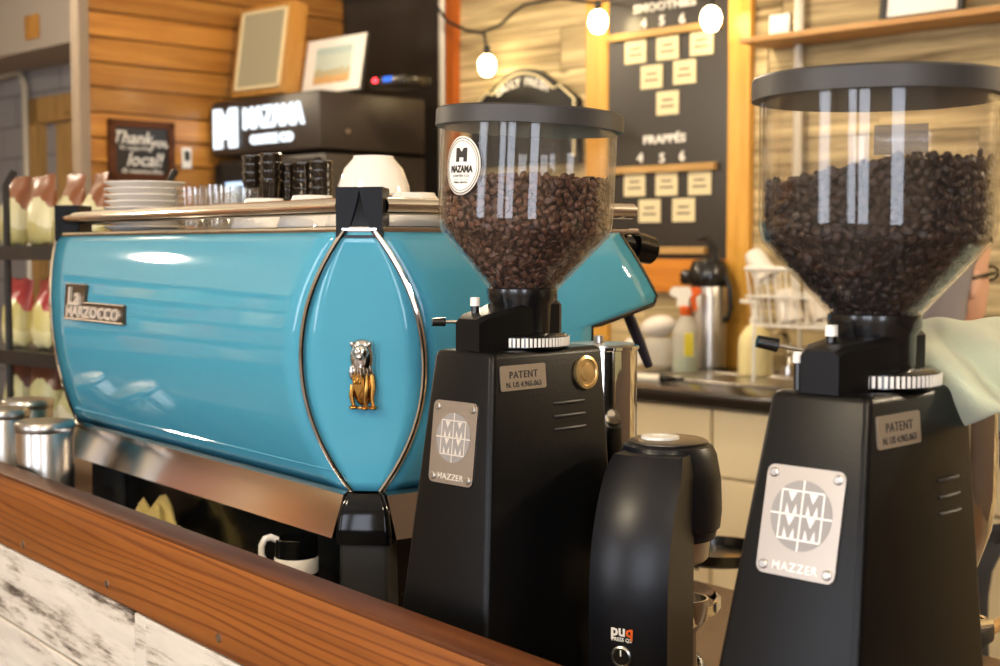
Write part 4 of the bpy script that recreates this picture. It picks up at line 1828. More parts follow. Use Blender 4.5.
def grinder(loc, rz, P, label, sticker, bean_seed, bean_mat, bean_plane, bean_label, towel=False):
    g = empty('coffee_grinder', loc, rz, label, 'coffee grinder')
    HT = P['top']
    x0t, x1t, hwt = P['x0'], P['x1'], P['hw']
    a, b = P['a'], P['b']                       # how far the foot stands out at the back and the sides
    fx = P.get('f', 0.01)

    def sec(z, r=0.006, ins=0.0):
        k = 1 - z / HT
        return rrect(x0t - a * k + ins, x1t + fx * k - ins, hwt + b * k - ins, z, r, 5)
    mb = MB()
    mb.loft([sec(0.0), sec(0.012), sec(HT * .33), sec(HT * .66), sec(HT - 0.006), sec(HT - 0.002, .006, 0.0012), sec(HT, 0.006, 0.004)])
    body = mb.build('body', M['enamel'], g, smooth=40)
    mb = MB()
    mb.loft([rrect(x0t - a - .006, x1t + fx + .006, hwt + b + .006, 0.0, .012), rrect(x0t - a - .006, x1t + fx + .006, hwt + b + .006, 0.010, .012), rrect(x0t - a + .002, x1t + fx - .002, hwt + b - .002, 0.016, .012)])
    mb.build('foot_plate', M['blackmat'], g, smooth=30)
    # sloped faces: frame of the back face
    tb = math.atan2(a, HT)
    ts = math.atan2(b, HT)

    def backface(y, z, out=0.0):
        k = 1 - z / HT
        return Mx.Translation((x0t - a * k, y, z)) @ Mx.Rotation(-PI / 2, 4, 'Z') @ Mx.Rotation(-tb, 4, 'X') @ Mx.Translation((0, -out, 0))

    def sideface(x, z, out=0.0):
        k = 1 - z / HT
        return Mx.Translation((x, -hwt - b * k, z)) @ Mx.Rotation(-ts, 4, 'X') @ Mx.Translation((0, -out, 0))
    # maker's plate
    pw, ph, pz = P['pw'], P['ph'], P['pz']
    m = backface(P.get('py', 0.0), pz, 0.0)
    mb = MB()
    mb.prism([(p[0], p[1]) for p in rrect(-pw, pw, ph, 0, 0.006, 4)], -0.0018, 0.0)
    mb.xform(m)
    plt = mb.build('maker_plate', M['plate'], body, smooth=25)
    plt['label'] = 'polished aluminium maker plate'
    mb = MB()
    dr = pw * 0.78
    cz = ph * 0.12
    mb.prism([(dr * math.cos(2 * PI * i / 40), cz + dr * math.sin(2 * PI * i / 40)) for i in range(40)], -0.0021, -0.001)
    mb.xform(m)
    mb.build('roundel', M['mark_grey'], plt, smooth=0)
    mb = MB()
    mw = dr * 0.66
    for sx in (-1, 1):
        for sz in (-1, 1):
            cx_, cz_ = sx * mw * 0.52, cz + sz * mw * 0.52
            w = mw * 0.46
            th = w * 0.13
            # the M is left grey: notches and outline are etched light
            mb.prism([(cx_ - w * .45, cz_ + w), (cx_ + w * .45, cz_ + w), (cx_, cz_ + w * .1)], -0.0024, -0.0019)
            mb.prism([(cx_ - w * .62, cz_ - w), (cx_ - w * .18, cz_ - w), (cx_ - w * .5, cz_ - w * .1)], -0.0024, -0.0019)
            mb.prism([(cx_ + w * .62, cz_ - w), (cx_ + w * .18, cz_ - w), (cx_ + w * .5, cz_ - w * .1)], -0.0024, -0.0019)
    e = mw * 1.04
    t = 0.0006
    mb.box2(-dr, dr, -0.0024, -0.0019, cz - t, cz + t)
    mb.box2(-t, t, -0.0024, -0.0019, cz - dr, cz + dr)
    for s_ in (-1, 1):
        mb.box2(-e, e, -0.0024, -0.0019, cz + s_ * e - t, cz + s_ * e + t)
        mb.box2(s_ * e - t, s_ * e + t, -0.0024, -0.0019, cz - e, cz + e)
    mb.text('MAZZER', pw * 0.27, (0, -0.002, -ph * 0.82), 0.0004, 0.0001, 0, 1.05, space=1.12)
    mb.xform(m)
    mb.build('logo', M['mark_light'], plt, smooth=0)
    for sx in (-1, 1):
        for sz in (-1, 1):
            mb = MB()
            mb.lathe([(0.0036, 0), (0.0036, 0.0012), (0.0026, 0.002), (0.0, 0.002)], seg=14, m=Mx.Rotation(PI / 2, 3, 'X'))
            mb.xform(m @ Mx.Translation((sx * (pw - .006), -0.0017, sz * (ph - .006))))
            mb.build('screw', M['steel'], plt)
    # patent plate
    xq, zq_ = P['patent']
    m = sideface(xq, zq_)
    mb = MB()
    mb.prism([(p[0], p[1]) for p in rrect(-0.0305, 0.0305, 0.0118, 0, 0.002, 3)], -0.0012, 0.0)
    mb.xform(m)
    pp = mb.build('patent_plate', M['patent'], body, smooth=25)
    mb = MB()
    mb.text('PATENT', 0.0095, (0, -0.0013, 0.003), 0.0002, 0.0001, space=1.15)
    mb.text('N. US 4.965.063', 0.0072, (0, -0.0013, -0.0062), 0.0002, 0.0001)
    mb.xform(m)
    mb.build('lettering', M['ink_dark'], pp, smooth=0)
    # vent louvres
    xv, zv, lv = P['vent']
    for k in range(3):
        m = sideface(xv, zv - k * 0.0125)
        mb = MB()
        mb.tube([(-lv / 2, 0.0005, 0), (-lv / 2 + .005, -0.0012, 0), (lv / 2 - .005, -0.0012, 0), (lv / 2, 0.0005, 0)], 0.0015, 8)
        mb.xform(m)
        mb.build('vent_louvre', M['lid'], body)
    # round gold switch badge
    if 'dial' in P:
        m = sideface(*P['dial'])
        mb = MB()
        mb.lathe([(0.0, 0), (0.0165, 0), (0.0165, 0.003), (0.0135, 0.004), (0.0125, 0.0025), (0.009, 0.0025), (0.0085, 0.004), (0.0, 0.0045)], seg=32, m=Mx.Rotation(PI / 2, 3, 'X'))
        mb.xform(m)
        dl = mb.build('switch_dial', M['palegold'], body)
        dl['label'] = 'round brass switch dial'
    # grinding head: a wedge under the hopper
    hz = P['neck']                              # height of hopper mouth
    hd = hz - HT
    mb = MB()
    xb, wz_ = P['wedge']
    prof = [(xb, .016, wz_), (xb + .008, .0185, wz_ + .004), (-.034, .0235, hd - 0.014), (-.008, .030, hd - 0.008), (.020, .0315, hd - 0.008), (.030, .025, hd - .009)]
    rings = []
    for x, hw_, h in prof:
        rings.append([(x, -hw_, HT - .001), (x, -hw_, HT + h - .004), (x, -hw_ + .004, HT + h), (x, hw_ - .004, HT + h), (x, hw_, HT + h - .004), (x, hw_, HT - .001)])
    mb.loft(rings)
    hd_ = mb.build('grind_head', M['enamel'], g, smooth=25)
    # collar with scale
    mb = MB()
    rr_ = P['ring']
    mb.lathe([(rr_ - .003, HT + .0005), (rr_, HT + .002), (rr_, HT + .012), (rr_ - .004, HT + .0145), (0.0, HT + .0145)], seg=64)
    col = mb.build('adjusting_collar', M['blackpl'], g)
    mb = MB()
    for i in range(72):
        an = 2 * PI * i / 72
        mb.box((rr_ * math.cos(an), rr_ * math.sin(an), HT + .007), (.0018, .0024, .0085), Mx.Rotation(an, 3, 'Z'))
    mb.build('scale_marks', M['white'], col, smooth=0)
    # hopper
    Rc, Rn = P['Rc'], 0.032
    zc1, zl1 = P['cone_h'], P['hop_h']
    mb = MB()
    t = 0.0028
    sl = 0.004
    outer = [(Rn, 0.0), (Rn + (Rc - Rn) * .94, zc1 * .94), (Rc - .001, zc1 + .004), (Rc, zc1 + .012), (Rc, zl1)]
    inner = [(r - t, z) for r, z in reversed(outer)]
    mb.lathe([(r, z + hz) for r, z in outer + inner], seg=72, closed=True)
    hp = mb.build('hopper', M['hopper'], g, smooth=35)
    mb = MB()
    zl = hz + zl1
    Rl = P['Rl']
    mb.lathe([(Rc + .0015, zl - .009), (Rl, zl - .009), (Rl, zl + .006), (Rl - .002, zl + .008), (Rl - .02, zl + .009), (0, zl + .009), (0, zl + .004), (Rc + .0015, zl + .004)], seg=72)
    mb.build('lid', M['lid'], hp, smooth=35)
    mb = MB()
    mb.lathe([(0.026, HT + .013), (0.0315, HT + .013), (0.032, hz - 0.012), (0.0348, hz - .007), (0.0348, hz + .003), (0.033, hz + .004), (0.031, hz - .002), (0.027, hz - .01)], seg=48, closed=True)
    mb.build('neck', M['blackpl'], g, smooth=35)
    # stop lever with knob, white capped pins
    lv_ = P['lever']
    mb = MB()
    mb.tube([(xb + .03, .02, HT + wz_ - .004), lv_[0]], 0.0016, 8)
    la = mb.build('lever', M['steel'], g)
    mb = MB()
    d = (V(lv_[0]) - V((xb + .03, .02, HT + wz_ - .004))).normalized()
    mb.cyl(V(lv_[0]) - d * .002, V(lv_[0]) + d * .016 * lv_[1], 0.0062 * lv_[1], 0.0055 * lv_[1], 16)
    mb.build('knob', M['blackpl'], la)
    for (bx, by, bz) in P['pins']:
        mb = MB()
        mb.cyl((bx, by, bz - .01), (bx, by, bz + .015), .0038, .0038, 14)
        pn = mb.build('pin', M['blackpl'], g)
        mb = MB()
        mb.cyl((bx, by, bz + .013), (bx, by, bz + .021), .0048, .0046, 16)
        mb.build('pin_cap', M['white'], pn)
    # doser
    dx, dr_, dz0, dz1 = P['doser']
    mb = MB()
    mb.lathe([(dr_ * .45, dz0 - .05), (dr_ * .62, dz0 - .035), (dr_ * .9, dz0), (dr_, dz0 + .03), (dr_, dz1 - .004), (dr_ + .002, dz1 - .003), (dr_ + .002, dz1), (dr_ - .002, dz1), (dr_ - .003, dz1 - .05), (dr_ * .5, dz0 - .03)], (dx, 0, 0), 48)
    ds = mb.build('doser', M['chrome'], g)
    mb = MB()
    mb.lathe([(0.0, dz1 - .004), (dr_ - .003, dz1 - .004), (dr_ - .003, dz1 + .002), (0, dz1 + .003)], (dx, 0, 0), 40)
    mb.cyl((dx, 0, dz1 + .002), (dx, 0, dz1 + .010), .006, .005, 16)
    mb.build('doser_lid', M['steel'], ds)
    mb = MB()
    mb.tube([(dx - .03, .02, dz0 - .075), (dx + .045, .02, dz0 - .085), (dx + .055, 0, dz0 - .085), (dx + .045, -.02, dz0 - .085), (dx - .03, -.02, dz0 - .075)], .004, 8)
    mb.build('portafilter_fork', M['chrome'], g)
    # the hopper sits slightly askew on its neck
    th = P.get('tilt', 0.0)
    axl = Mx.Rotation(-rz, 3, 'Z') @ V((0, 1, 0))
    hp.matrix_local = Mx.Translation((0, 0, hz)) @ Mx.Rotation(th, 4, axl) @ Mx.Translation((0, 0, -hz))
    # beans (their own thing, inside the hopper)
    bean_mesh(bean_seed, Rc - t - .0006, Rn - t - .0006, zc1, zl1, bean_plane, 'coffee_beans', bean_mat, V(loc) + V((0, 0, hz)), bean_label).rotation_euler = (0, th, 0)
    # sticker
    if sticker:
        az0, zc_, w, h = sticker
        rs = Rc + .0005

        def cur(mb2, r):
            for v in mb2.bm.verts:
                an = az0 + v.co.x / rs
                rr2 = r - v.co.y
                zz = v.co.z + zc_ + hz
                v.co = V((math.cos(an) * rr2, math.sin(an) * rr2, zz))

        def disc(w_, h_):
            m2 = MB()
            cs = [m2.bm.verts.new((0, 0, 0))]
            K = 6
            prev = None
            for k in range(1, K + 1):
                ring = [m2.bm.verts.new((w_ * k / K * math.cos(2 * PI * i / 40), 0, h_ * k / K * math.sin(2 * PI * i / 40))) for i in range(40)]
                for i in range(40):
                    j = (i + 1) % 40
                    if prev is None:
                        m2.bm.faces.new((cs[0], ring[i], ring[j]))
                    else:
                        m2.bm.faces.new((prev[i], ring[i], ring[j], prev[j]))
                prev = ring
            return m2
        m2 = disc(w, h)
        cur(m2, rs)
        stk = m2.build('sticker', M['paper'], hp, solid=0.0004)
        stk['label'] = 'oval white sticker with black lettering'
        m2 = MB()
        for k_, rr2 in ((0.93, .0006), (0.84, .0004)):
            m2.tube([(w * k_ * math.cos(2 * PI * i / 48), -0.0003, h * k_ * math.sin(2 * PI * i / 48)) for i in range(48)], rr2 * .8, 6, closed=True)
        cur(m2, rs)
        m2.build('outline', M['ink_grey'], stk)
        m2 = MB()
        for (xa, xb_, za, zb2) in ((-.0075, -.0030, .0035, .0165), (.0030, .0075, .0035, .0165)):
            m2.box2(xa, xb_, -.0006, 0, za, zb2)
        m2.prism([(-.0075, .0165), (-.003, .0165), (0, .0125), (.003, .0165), (.0075, .0165), (.0075, .013), (.0028, .0075), (-.0028, .0075), (-.0075, .013)], -.0006, 0)
        m2.text('MAZAMA', .0088, (0, -.0003, -.0030), .0003, .0004, 0, .80)
        m2.text('COFFEE CO', .0034, (0, -.0003, -.0095), .0003, 0, 0, 1.1, space=1.15)
        m2.box2(-.010, .010, -.0006, 0, -.0128, -.0125)
        m2.text('SMALL BATCH', .0026, (0, -.0003, -.0155), .0003, 0, 0, 1.1)
        bmesh.ops.subdivide_edges(m2.bm, edges=[e for e in m2.bm.edges if e.calc_length() > .004], cuts=2, use_grid_fill=True)
        cur(m2, rs)
        m2.build('lettering', M['ink_dark'], stk, smooth=0)
    return g, hp


ROT = R(45)
# left grinder
gp = V((0.0215, 1.36, CT))
P1 = dict(tilt=R(2.6), top=0.402, x0=-.080, x1=.075, hw=.040, a=.044, b=.032, f=0.005, pw=.0300, ph=.039, pz=.316, py=0.002, patent=(-.042, .378), vent=(.020, .350, .045), dial=(.046, .377, .0),
          neck=.4565, wedge=(-.074, .030), ring=.046, Rc=.0855, Rl=.0915, cone_h=.060, hop_h=.166, lever=[(-.072, .036, .428), .7], pins=[(-.058, .006, .431)], doser=(.115, .040, .27, .398))
g1, hop1 = grinder(gp, ROT, P1, 'black coffee grinder with oval white sticker on its clear hopper', (R(223) - ROT, .1165, .0235, .0275), 5, M['bean'], (.108, 0.03, 0.02), 'brown roasted coffee beans filling the hopper that bears an oval sticker')
# right grinder
gp2 = V((0.2835, 1.05, CT))
P2 = dict(top=0.395, x0=-.076, x1=.072, hw=.041, a=.080, b=.034, f=0.0, pw=.0325, ph=.0395, pz=.303, py=0.001, patent=(-.040, .369), vent=(.030, .326, .032),
          neck=.4463, wedge=(-.076, .030), ring=.049, Rc=.0875, Rl=.0935, cone_h=.060, hop_h=.1725, lever=[(-.070, .042, .4275), .85], pins=[(-.054, .004, .422), (-.066, .0235, .402)], doser=(.115, .042, .27, .382))
g2, hop2 = grinder(gp2, ROT, P2, 'black coffee grinder nearest the viewer, its hopper without sticker and towel draped behind', None, 9, M['bean2'], (.116, 0.22, 0.0), 'dark roasted coffee beans in the large hopper at right')
# far-side frosted label on the right hopper
mb = MB()
rs = .0875 - .004
rows = []
for i in range(9):
    an = R(62) + (-0.26 + 0.52 * i / 8) - ROT
    rows.append([(rs * math.cos(an), rs * math.sin(an), P2['neck'] + z) for z in (.128, .152)])
mb.loft(rows, closed_ring=False)
o = mb.build('frosted_label', M['frost'], hop2, solid=.0004)

# ------------------------------------------------------------------ tamping press
TR = R(90 - 27)
tp = V((0.164, 1.345, CT))
pr = empty('tamping_press', tp, TR, 'blue-black automatic tamping press standing between the two grinders', 'tamping press')


def xb_at(z):
    t = min(1, max(0, (0.305 - z) / 0.125))
    return -0.055 - 0.049 * (1 - (1 - t) ** 2.2)


rings = []
zs_ = [0.0, 0.03, 0.08, 0.13, 0.17, 0.19, 0.21, 0.23, 0.25, 0.27, 0.285, 0.297, 0.304]
for z in zs_:
    xb = xb_at(z)
    hw_ = 0.0385
    ring = []
    if z > 0.28:
        hw_ = 0.0385 - 0.004 * ((z - .28) / .024) ** 2
    # curved back face: shallow arc between the back corners
    M_ = 12
    for i in range(M_ + 1):
        t = -1 + 2 * i / M_
        ring.append((xb - 0.007 * (1 - t * t), -t * hw_, z))
    ring += [(-0.030, -hw_ + .001, z), (-0.022, -hw_ + .008, z), (-0.022, hw_ - .008, z), (-0.030, hw_ - .001, z)]
    rings.append(ring)
mb = MB()
mb.loft(rings)
cl = mb.build('column', M['puqp'], pr, smooth=28)
mb = MB()
mb.lathe([(0.0, .218), (.046, .218), (.0475, .224), (.0475, .226), (.051, .229), (.0525, .245), (.0515, .275), (.047, .300), (.043, .308), (.036, .3115), (0.0, .3125)], seg=56)
hdp = mb.build('press_head', M['navy'], pr, smooth=35)
mb = MB()
mb.lathe([(0.0, .195), (.036, .195), (.040, .199), (.042, .2185), (0.0, .2185)], seg=48)
mb.build('lower_band', M['steel'], pr)
mb = MB()
mb.lathe([(0.0, .3122), (.0385, .3108), (.0385, .3122), (.034, .3142), (0, .3145)], seg=48)
mb.build('top_disc', pmat('bronze_grey_disc', (104, 96, 84), 0.3, 0.7), hdp)
mb = MB()
mb.lathe([(0.0, .314), (.019, .314), (.0185, .3168), (.008, .3174), (.0075, .3155), (0, .3155)], (-.006, .006, 0), 32)
mb.build('top_button', M['white'], hdp)
# base under the head
mb = MB()
mb.loft([rrect(-.104, .05, .037, 0.0, .015, 5, .03), rrect(-.104, .05, .037, 0.016, .015, 5, .03), rrect(-.10, .046, .033, 0.02, .015, 5, .026)])
mb.build('base', M['puqp'], pr, smooth=30)
# logo and power button on the back face
zl_ = 0.10


def colface(y, z, out):
    xb = xb_at(z)
    return Mx.Translation((xb - 0.0066 - out, y, z)) @ Mx.Rotation(-PI / 2, 4, 'Z')


mb = MB()
mb.text('pu', 0.0145, (-.0025, 0, 0.0), .0003, .0004, align='CENTER')
mb.xform(colface(.004, .151, .0004))
lgo = mb.build('logo', M['white'], cl, smooth=0)
mb = MB()
mb.text('q', 0.0145, (.0085, 0, 0.0), .0003, .0004)
mb.xform(colface(.004, .151, .0004))
mb.build('logo_letter', M['orange'], lgo, smooth=0)
mb = MB()
mb.text('PRESS Q2', 0.0048, (.001, 0, -.0085), .0003, .0001)
mb.xform(colface(.004, .151, .0004))
mb.build('logo_letter', M['white'], lgo, smooth=0)
mb = MB()
mb.lathe([(0.0, 0), (.0098, 0), (.0098, .002), (.0082, .003), (.0074, .0018), (0, .0018)], seg=32, m=Mx.Rotation(PI / 2, 3, 'X'))
mb.xform(colface(0.003, .127, .0002))
pb = mb.build('power_button', M['steel'], cl)
mb = MB()
mb.lathe([(0.0, .0012), (.0076, .0012), (.0074, .0022), (0, .0024)], seg=28, m=Mx.Rotation(PI / 2, 3, 'X'))
mb.xform(colface(0.003, .127, .0002))
mb.build('button_face', M['blackpl'], pb)
mb = MB()
mb.box2(-.0007, .0007, -.0026, -.001, .0005, .006)
mb.xform(colface(0.003, .127, .0002))
mb.build('power_mark', M['white'], pb, smooth=0)
# portafilter fork: a chrome loop at the front of the press
fk = empty('portafilter', V((0.172, 1.335, CT)), R(20), 'chrome portafilter tilted beneath the tamping press head', 'portafilter')
mb = MB()
inv = Mx.Rotation(-R(20), 3, 'Z')
lp = [inv @ (at(px, py, Y) - fk.location) for px, py, Y in ((676, 584, 1.37), (690, 585, 1.385), (703, 589, 1.40), (714, 595, 1.41), (719, 602, 1.405), (715, 608, 1.39), (705, 614, 1.37), (694, 621, 1.35), (684, 627, 1.335))]
rings = []
for i, p in enumerate(lp):
    d = (lp[min(i + 1, len(lp) - 1)] - lp[max(i - 1, 0)])
    n = V((d.y, -d.x, 0)).normalized() * .0022
    up = V((0, 0, .0055))
    rings.append([p - n - up, p + n - up, p + n + up, p - n + up])
mb.loft(rings)
mb.build('rim_loop', M['chrome'], fk, smooth=40)
mb = MB()
ctr = (lp[1] + lp[-2]) / 2 + V((-.006, 0, 0))
mb.lathe([(.0, -.026), (.012, -.026), (.019, -.016), (.0215, -.004), (.0215, .006), (.0195, .006), (.0185, -.004), (0, -.010)], ctr, 36)
mb.build('basket', M['steel'], fk)
mb = MB()
mb.loft([rrect(ctr.x - .02, ctr.x + .014, .014, 0.0, .006), rrect(ctr.x - .017, ctr.x + .011, .011, .012, .005), rrect(ctr.x - .012, ctr.x + .008, .009, ctr.z - .022, .004)])
mb.xform(Mx.Translation((0, ctr.y, 0)))
mb.build('stand', M['steel'], fk, smooth=30)
# power cord on the counter
cd = at(686, 650, 1.5)
mb = MB()
def cpt(px, py):
    r = ray(px, py)
    return V((0, 0, CZ)) + r * ((CT + .004 - CZ) / r.z)
mb.tube([cpt(674, 652), cpt(684, 649), cpt(694, 652), cpt(702, 662), cpt(706, 680), cpt(700, 700)], 0.0035, 8)
o = mb.build('power_cord', M['blackpl'])
tag(o, 'black power cord curling on brown worktop behind the tamping press', 'cord')
# dark knock box at the counter's far edge
p = cpt(718, 556)
kb = empty('knock_box', V((p.x, p.y, CT)), R(-50), 'low black round tray on the worktop behind the tamping press', 'tray')
mb = MB()
mb.lathe([(0.075, 0.0), (0.08, 0.004), (0.082, 0.02), (0.078, 0.02), (0.075, 0.006), (0, 0.006)], seg=40)
mb.build('body', M['blackpl'], kb)

# ------------------------------------------------------------------ towel
tw_c = V((0.39, 1.15, 0))
nu, nv = 40, 36
grid = []
rnt = random.Random(4)
for i in range(nu + 1):
    u = i / nu
    row = []
    for j in range(nv + 1):
        v = j / nv
        x = 0.295 + 0.237 * v
        # path over the doser: back hem -> ridge -> front hem
        sm = min(1, v / .3)
        sm = sm * sm * (3 - 2 * sm)
        ridge = CT + 0.425 + 0.010 * sm - 0.03 * max(0, v - .6)
        fall = float(np.interp(v, [0, .06, .12, .2, .28, .38, .6, 1], [.020, .027, .038, .056, .062, .052, .05, .06]))
        if u < 0.35:
            t = u / 0.35
            y = 1.235 - 0.05 * t
            z = ridge - 0.10 * (1 - t) ** 1.6
        elif u < 0.6:
            t = (u - .35) / .25
            y = 1.185 - 0.095 * t
            z = ridge + 0.005 * math.sin(PI * t) - 0.012 * t * t
        else:
            t = (u - .6) / .4
            y = 1.09 - 0.05 * math.sin(t * PI * .6) + 0.012 * t
            z = ridge - 0.012 - fall * t ** 1.3
        w_ = max(0, u - .35) / .65
        dg_ = v * 27 - w_ * 8
        w_ *= min(1, v / .12)
        y += -(0.017 * math.sin(dg_) + 0.007 * math.sin(dg_ * 2.3 + 1)) * w_
        z += 0.009 * math.sin(dg_ + .8) * w_ + 0.0012 * math.sin(v * 27 + u * 17)
        x += 0.010 * math.sin(u * 5 + v * 2) + 0.02 * max(0, u - .55) * (1 - v)
        row.append((x, y, z))
    grid.append(row)
mb = MB()
mb.loft(grid, closed_ring=False)
o = mb.build('towel', M['cloth'], smooth=180, sub=1, solid=0.005)
tag(o, 'pale green terry towel draped over the right grinder', 'towel')

# wooden brush on the counter at right
p0 = cpt(968, 655)
bre = empty('counter_brush', V((p0.x, p0.y, CT)), 0, 'wooden handled brush lying on worktop right of the right grinder', 'brush')
q1 = cpt(1010, 622) - bre.location
q0 = cpt(985, 640) - bre.location
mb = MB()
mb.tube([q0 + V((0, 0, .006)), (q0 + q1) / 2 + V((0, 0, .008)), q1 + V((0, 0, .006)), q1 * 1.6 - q0 * .6 + V((0, 0, .006))], [.006, .008, .006, .005], 10)
mb.build('handle', M['slat'], bre)
mb = MB()
mb.box(q0 * 1.1 - q1 * .1 + V((-.01, -.01, .012)), (.05, .03, .024), Mx.Rotation(math.atan2(q1.y - q0.y, q1.x - q0.x), 3, 'Z'), bev=.005)
mb.build('bristles', M['blackmat'], bre)

# ------------------------------------------------------------------ under and beside the machine
# black cup with white handle
p = MO + xm * (-0.032) + ym * (-0.098)
mg = empty('black_mug', V((p.x, p.y, CT)), R(200), 'black mug with white handle and white band behind the ledge', 'mug')
mg.scale = (.8, .8, .86)
mb = MB()
mb.lathe([(.026, 0), (.029, .004), (.032, .10), (.032, .178), (.029, .178), (.028, .02), (0, .015)], seg=36)
mb.build('body', M['blackgl'], mg)
mb = MB()
mb.lathe([(.0322, .130), (.0332, .132), (.0332, .150), (.0322, .152)], seg=36, closed=False)
mb.build('band', M['china'], mg)
mb = MB()
mb.tube([(.028, 0, .176), (.038, 0, .181), (.047, 0, .179), (.052, 0, .170), (.0525, 0, .158), (.048, 0, .148), (.040, 0, .141), (.030, 0, .138)], .005, 10)
hn = mb.build('handle', M['china'], mg)
# crumpled yellow cloth
p = MO + xm * (-0.50) + ym * (-0.05)
mb = MB()
rows = []
for i in range(17):
    row = []
    for j in range(17):
        u, v = i / 16 * 2 - 1, j / 16 * 2 - 1
        r2 = u * u + v * v
        h = 0.118 * max(0.0, 1 - r2 * .8) ** .7 + 0.012 * math.sin(u * 9 + v * 4) + .010 * math.sin(v * 11 - u * 3)
        row.append((u * .10 + .01 * math.sin(v * 7), v * .028 + .004 * math.sin(u * 8), max(.004, h)))
    rows.append(row)
mb.loft(rows, closed_ring=False)
o = mb.build('cloth', M['cloth_y'], smooth=180, solid=.004)
o.location = V((p.x, p.y, CT)) - ym * .018
o.rotation_euler = (0, 0, MA)
tag(o, 'crumpled yellow cloth beneath the machine left of its foot', 'cloth')

# steel canisters at the far left
cn0 = None
for px, Y, sc, lb_ in ((42, 2.13, 1.0, 'stainless steel canister nearer the machine on the left counter'), (-1, 2.30, 1.0, 'stainless steel canister at the left picture edge'), (25, 2.44, 0.98, 'stainless steel canister behind the other two')):
    loc = V(((px - 500) / F * Y, Y, CT))
    if cn0 is None:
        cn0 = empty('steel_canister', loc, 0, lb_, 'canister', 'steel canisters on the counter')
        mb = MB()
        mb.lathe([(.040, 0), (.043, .003), (.043, .215), (.041, .22)], seg=40)
        mb.build('body', M['steel'], cn0)
        mb = MB()
        mb.lathe([(0, .217), (.044, .217), (.0455, .22), (.0455, .228), (.043, .232), (.03, .234), (0, .235)], seg=40)
        mb.build('lid', M['steel'], cn0)
    else:
        dup(cn0, loc, None, lb_)

# snack rack
RKY = 3.0
rp = V((-1.02, RKY, CT))
rck = empty('wire_rack', V(((8 - 500) / F * RKY, RKY, CT)), R(-40), 'black metal snack rack with bagged snacks behind the machine left end', 'rack')
SHZ = [(247 - 428) / F * RKY + .5, (247 - 350) / F * RKY + .5, (247 - 246) / F * RKY + .5]
mb = MB()
WR, DR = 0.34, 0.20
for (x, y) in ((0, 0), (WR, DR), (-WR, 0), (0, DR), (-WR, DR), (WR, 0)):
    pass
for (x, y) in ((0.0, 0), (-WR, 0), (-WR, DR), (0.30, DR)):
    mb.tube([(x, y, 0), (x, y, SHZ[2] + .13), (x, y + .02, SHZ[2] + .16)], .008, 8)
mb.build('post', M['rack'], rck)
for zz in SHZ:
    mb = MB()
    mb.box2(-WR, .30, -.005, DR, zz - .014, zz - .002)
    mb.box2(-WR, .30, -.01, -.004, zz - .03, zz + .0)
    mb.build('shelf', M['rack'], rck, smooth=0)
bag_m = []
for cols in (((188, 176, 116), (214, 206, 160), (136, 82, 50)), ((222, 212, 158), (204, 190, 116), (168, 58, 56)), ((228, 222, 196), (200, 194, 140), (110, 66, 44))):
    bag_m.append(zbands('snack_bag_print', [(0.0, cols[1]), (0.035, cols[0]), (0.085, cols[1]), (0.135, cols[2]), (0.18, cols[2])], 0.3, noise=0.09, nscale=14))
protos = []
for k in range(3):
    mb = MB()
    rings = []
    prof = [(0.0, .034, .012), (.01, .040, .022), (.04, .043, .030), (.08, .042, .027), (.11, .040, .016), (.128, .040, .004), (.150, .041, .0025)]
    rg = random.Random(k)
    for z, a, b in prof:
        rings.append([(a * math.cos(2 * PI * i / 24) * (1 + rg.uniform(-.03, .03)), b * math.sin(2 * PI * i / 24) * (1 + rg.uniform(-.15, .15)), z + .003 * math.sin(i * 1.3 + k)) for i in range(24)])
    mb.loft(rings)
    mb.xform(Mx.Identity(4))
    ob = mb.build('snack_bag', bag_m[k], smooth=70)
    tag(ob, None, 'snack bag', 'snack bags on the rack')
    ob.data.transform(Mx.Translation((0, 0, .0035)))
    protos.append(ob)
rows_lbl = {2: 'top shelf', 1: 'middle shelf', 0: 'bottom shelf'}
pos_lbl = ['at left of the post', 'just right of the post', 'second right of the post', 'nearest the machine']
kinds = {2: 0, 1: 1, 0: 2}
clr = {2: 'brown-topped yellow', 1: 'red-topped cream', 0: 'brown-topped pale'}
rzm = Mx.Rotation(R(-40), 3, 'Z')
for sh_i in (2, 1, 0):
    for n_, xx in enumerate((-.07, .045, .135, .225)):
        k = kinds[sh_i]
        lc = rck.location + rzm @ V((xx, .06, SHZ[sh_i] - .001))
        if n_ == 0:
            c = protos[k]
            c.location = lc
            c.rotation_euler = (R(-6), 0, R(-40 + 8))
        else:
            c = dup(protos[k], lc)
            c.rotation_euler = (R(random.uniform(-10, 4)), R(random.uniform(-7, 7)), R(-40 + random.uniform(-15, 15)))
        c['label'] = clr[sh_i] + ' snack bag on the ' + rows_lbl[sh_i] + ', ' + pos_lbl[n_]

# customer-side shelf, seen mirrored in the chrome
rs_ = empty('display_shelf', V((-4.95, 3.9, 0)), R(90), 'wooden display shelf of packaged goods in the customer area, mirrored in chrome', 'shelf')
for zz in (0.5, 0.9, 1.3, 1.7, 2.1):
    mb = MB()
    mb.box2(-1.6, 1.6, -.18, .18, zz - .03, zz)
    mb.build('board', M['shelfwood'], rs_, smooth=0)
for xx in (-1.6, 1.6):
    mb = MB()
    mb.box2(xx - .02, xx + .02, -.18, .18, 0, 2.11)
    mb.build('side', M['shelfwood'], rs_, smooth=0)
mb = MB()
mb.box2(-1.6, 1.6, .165, .18, 0.1, 2.1)
mb.build('back_board', M['darkwall'], rs_, smooth=0)
cols_ = [pmat('pack_%d' % k, c, 0.5) for k, c in enumerate(((214, 140, 66), (150, 170, 158), (240, 226, 200), (176, 130, 124), (124, 134, 146), (226, 196, 130)))]
rq = random.Random(8)
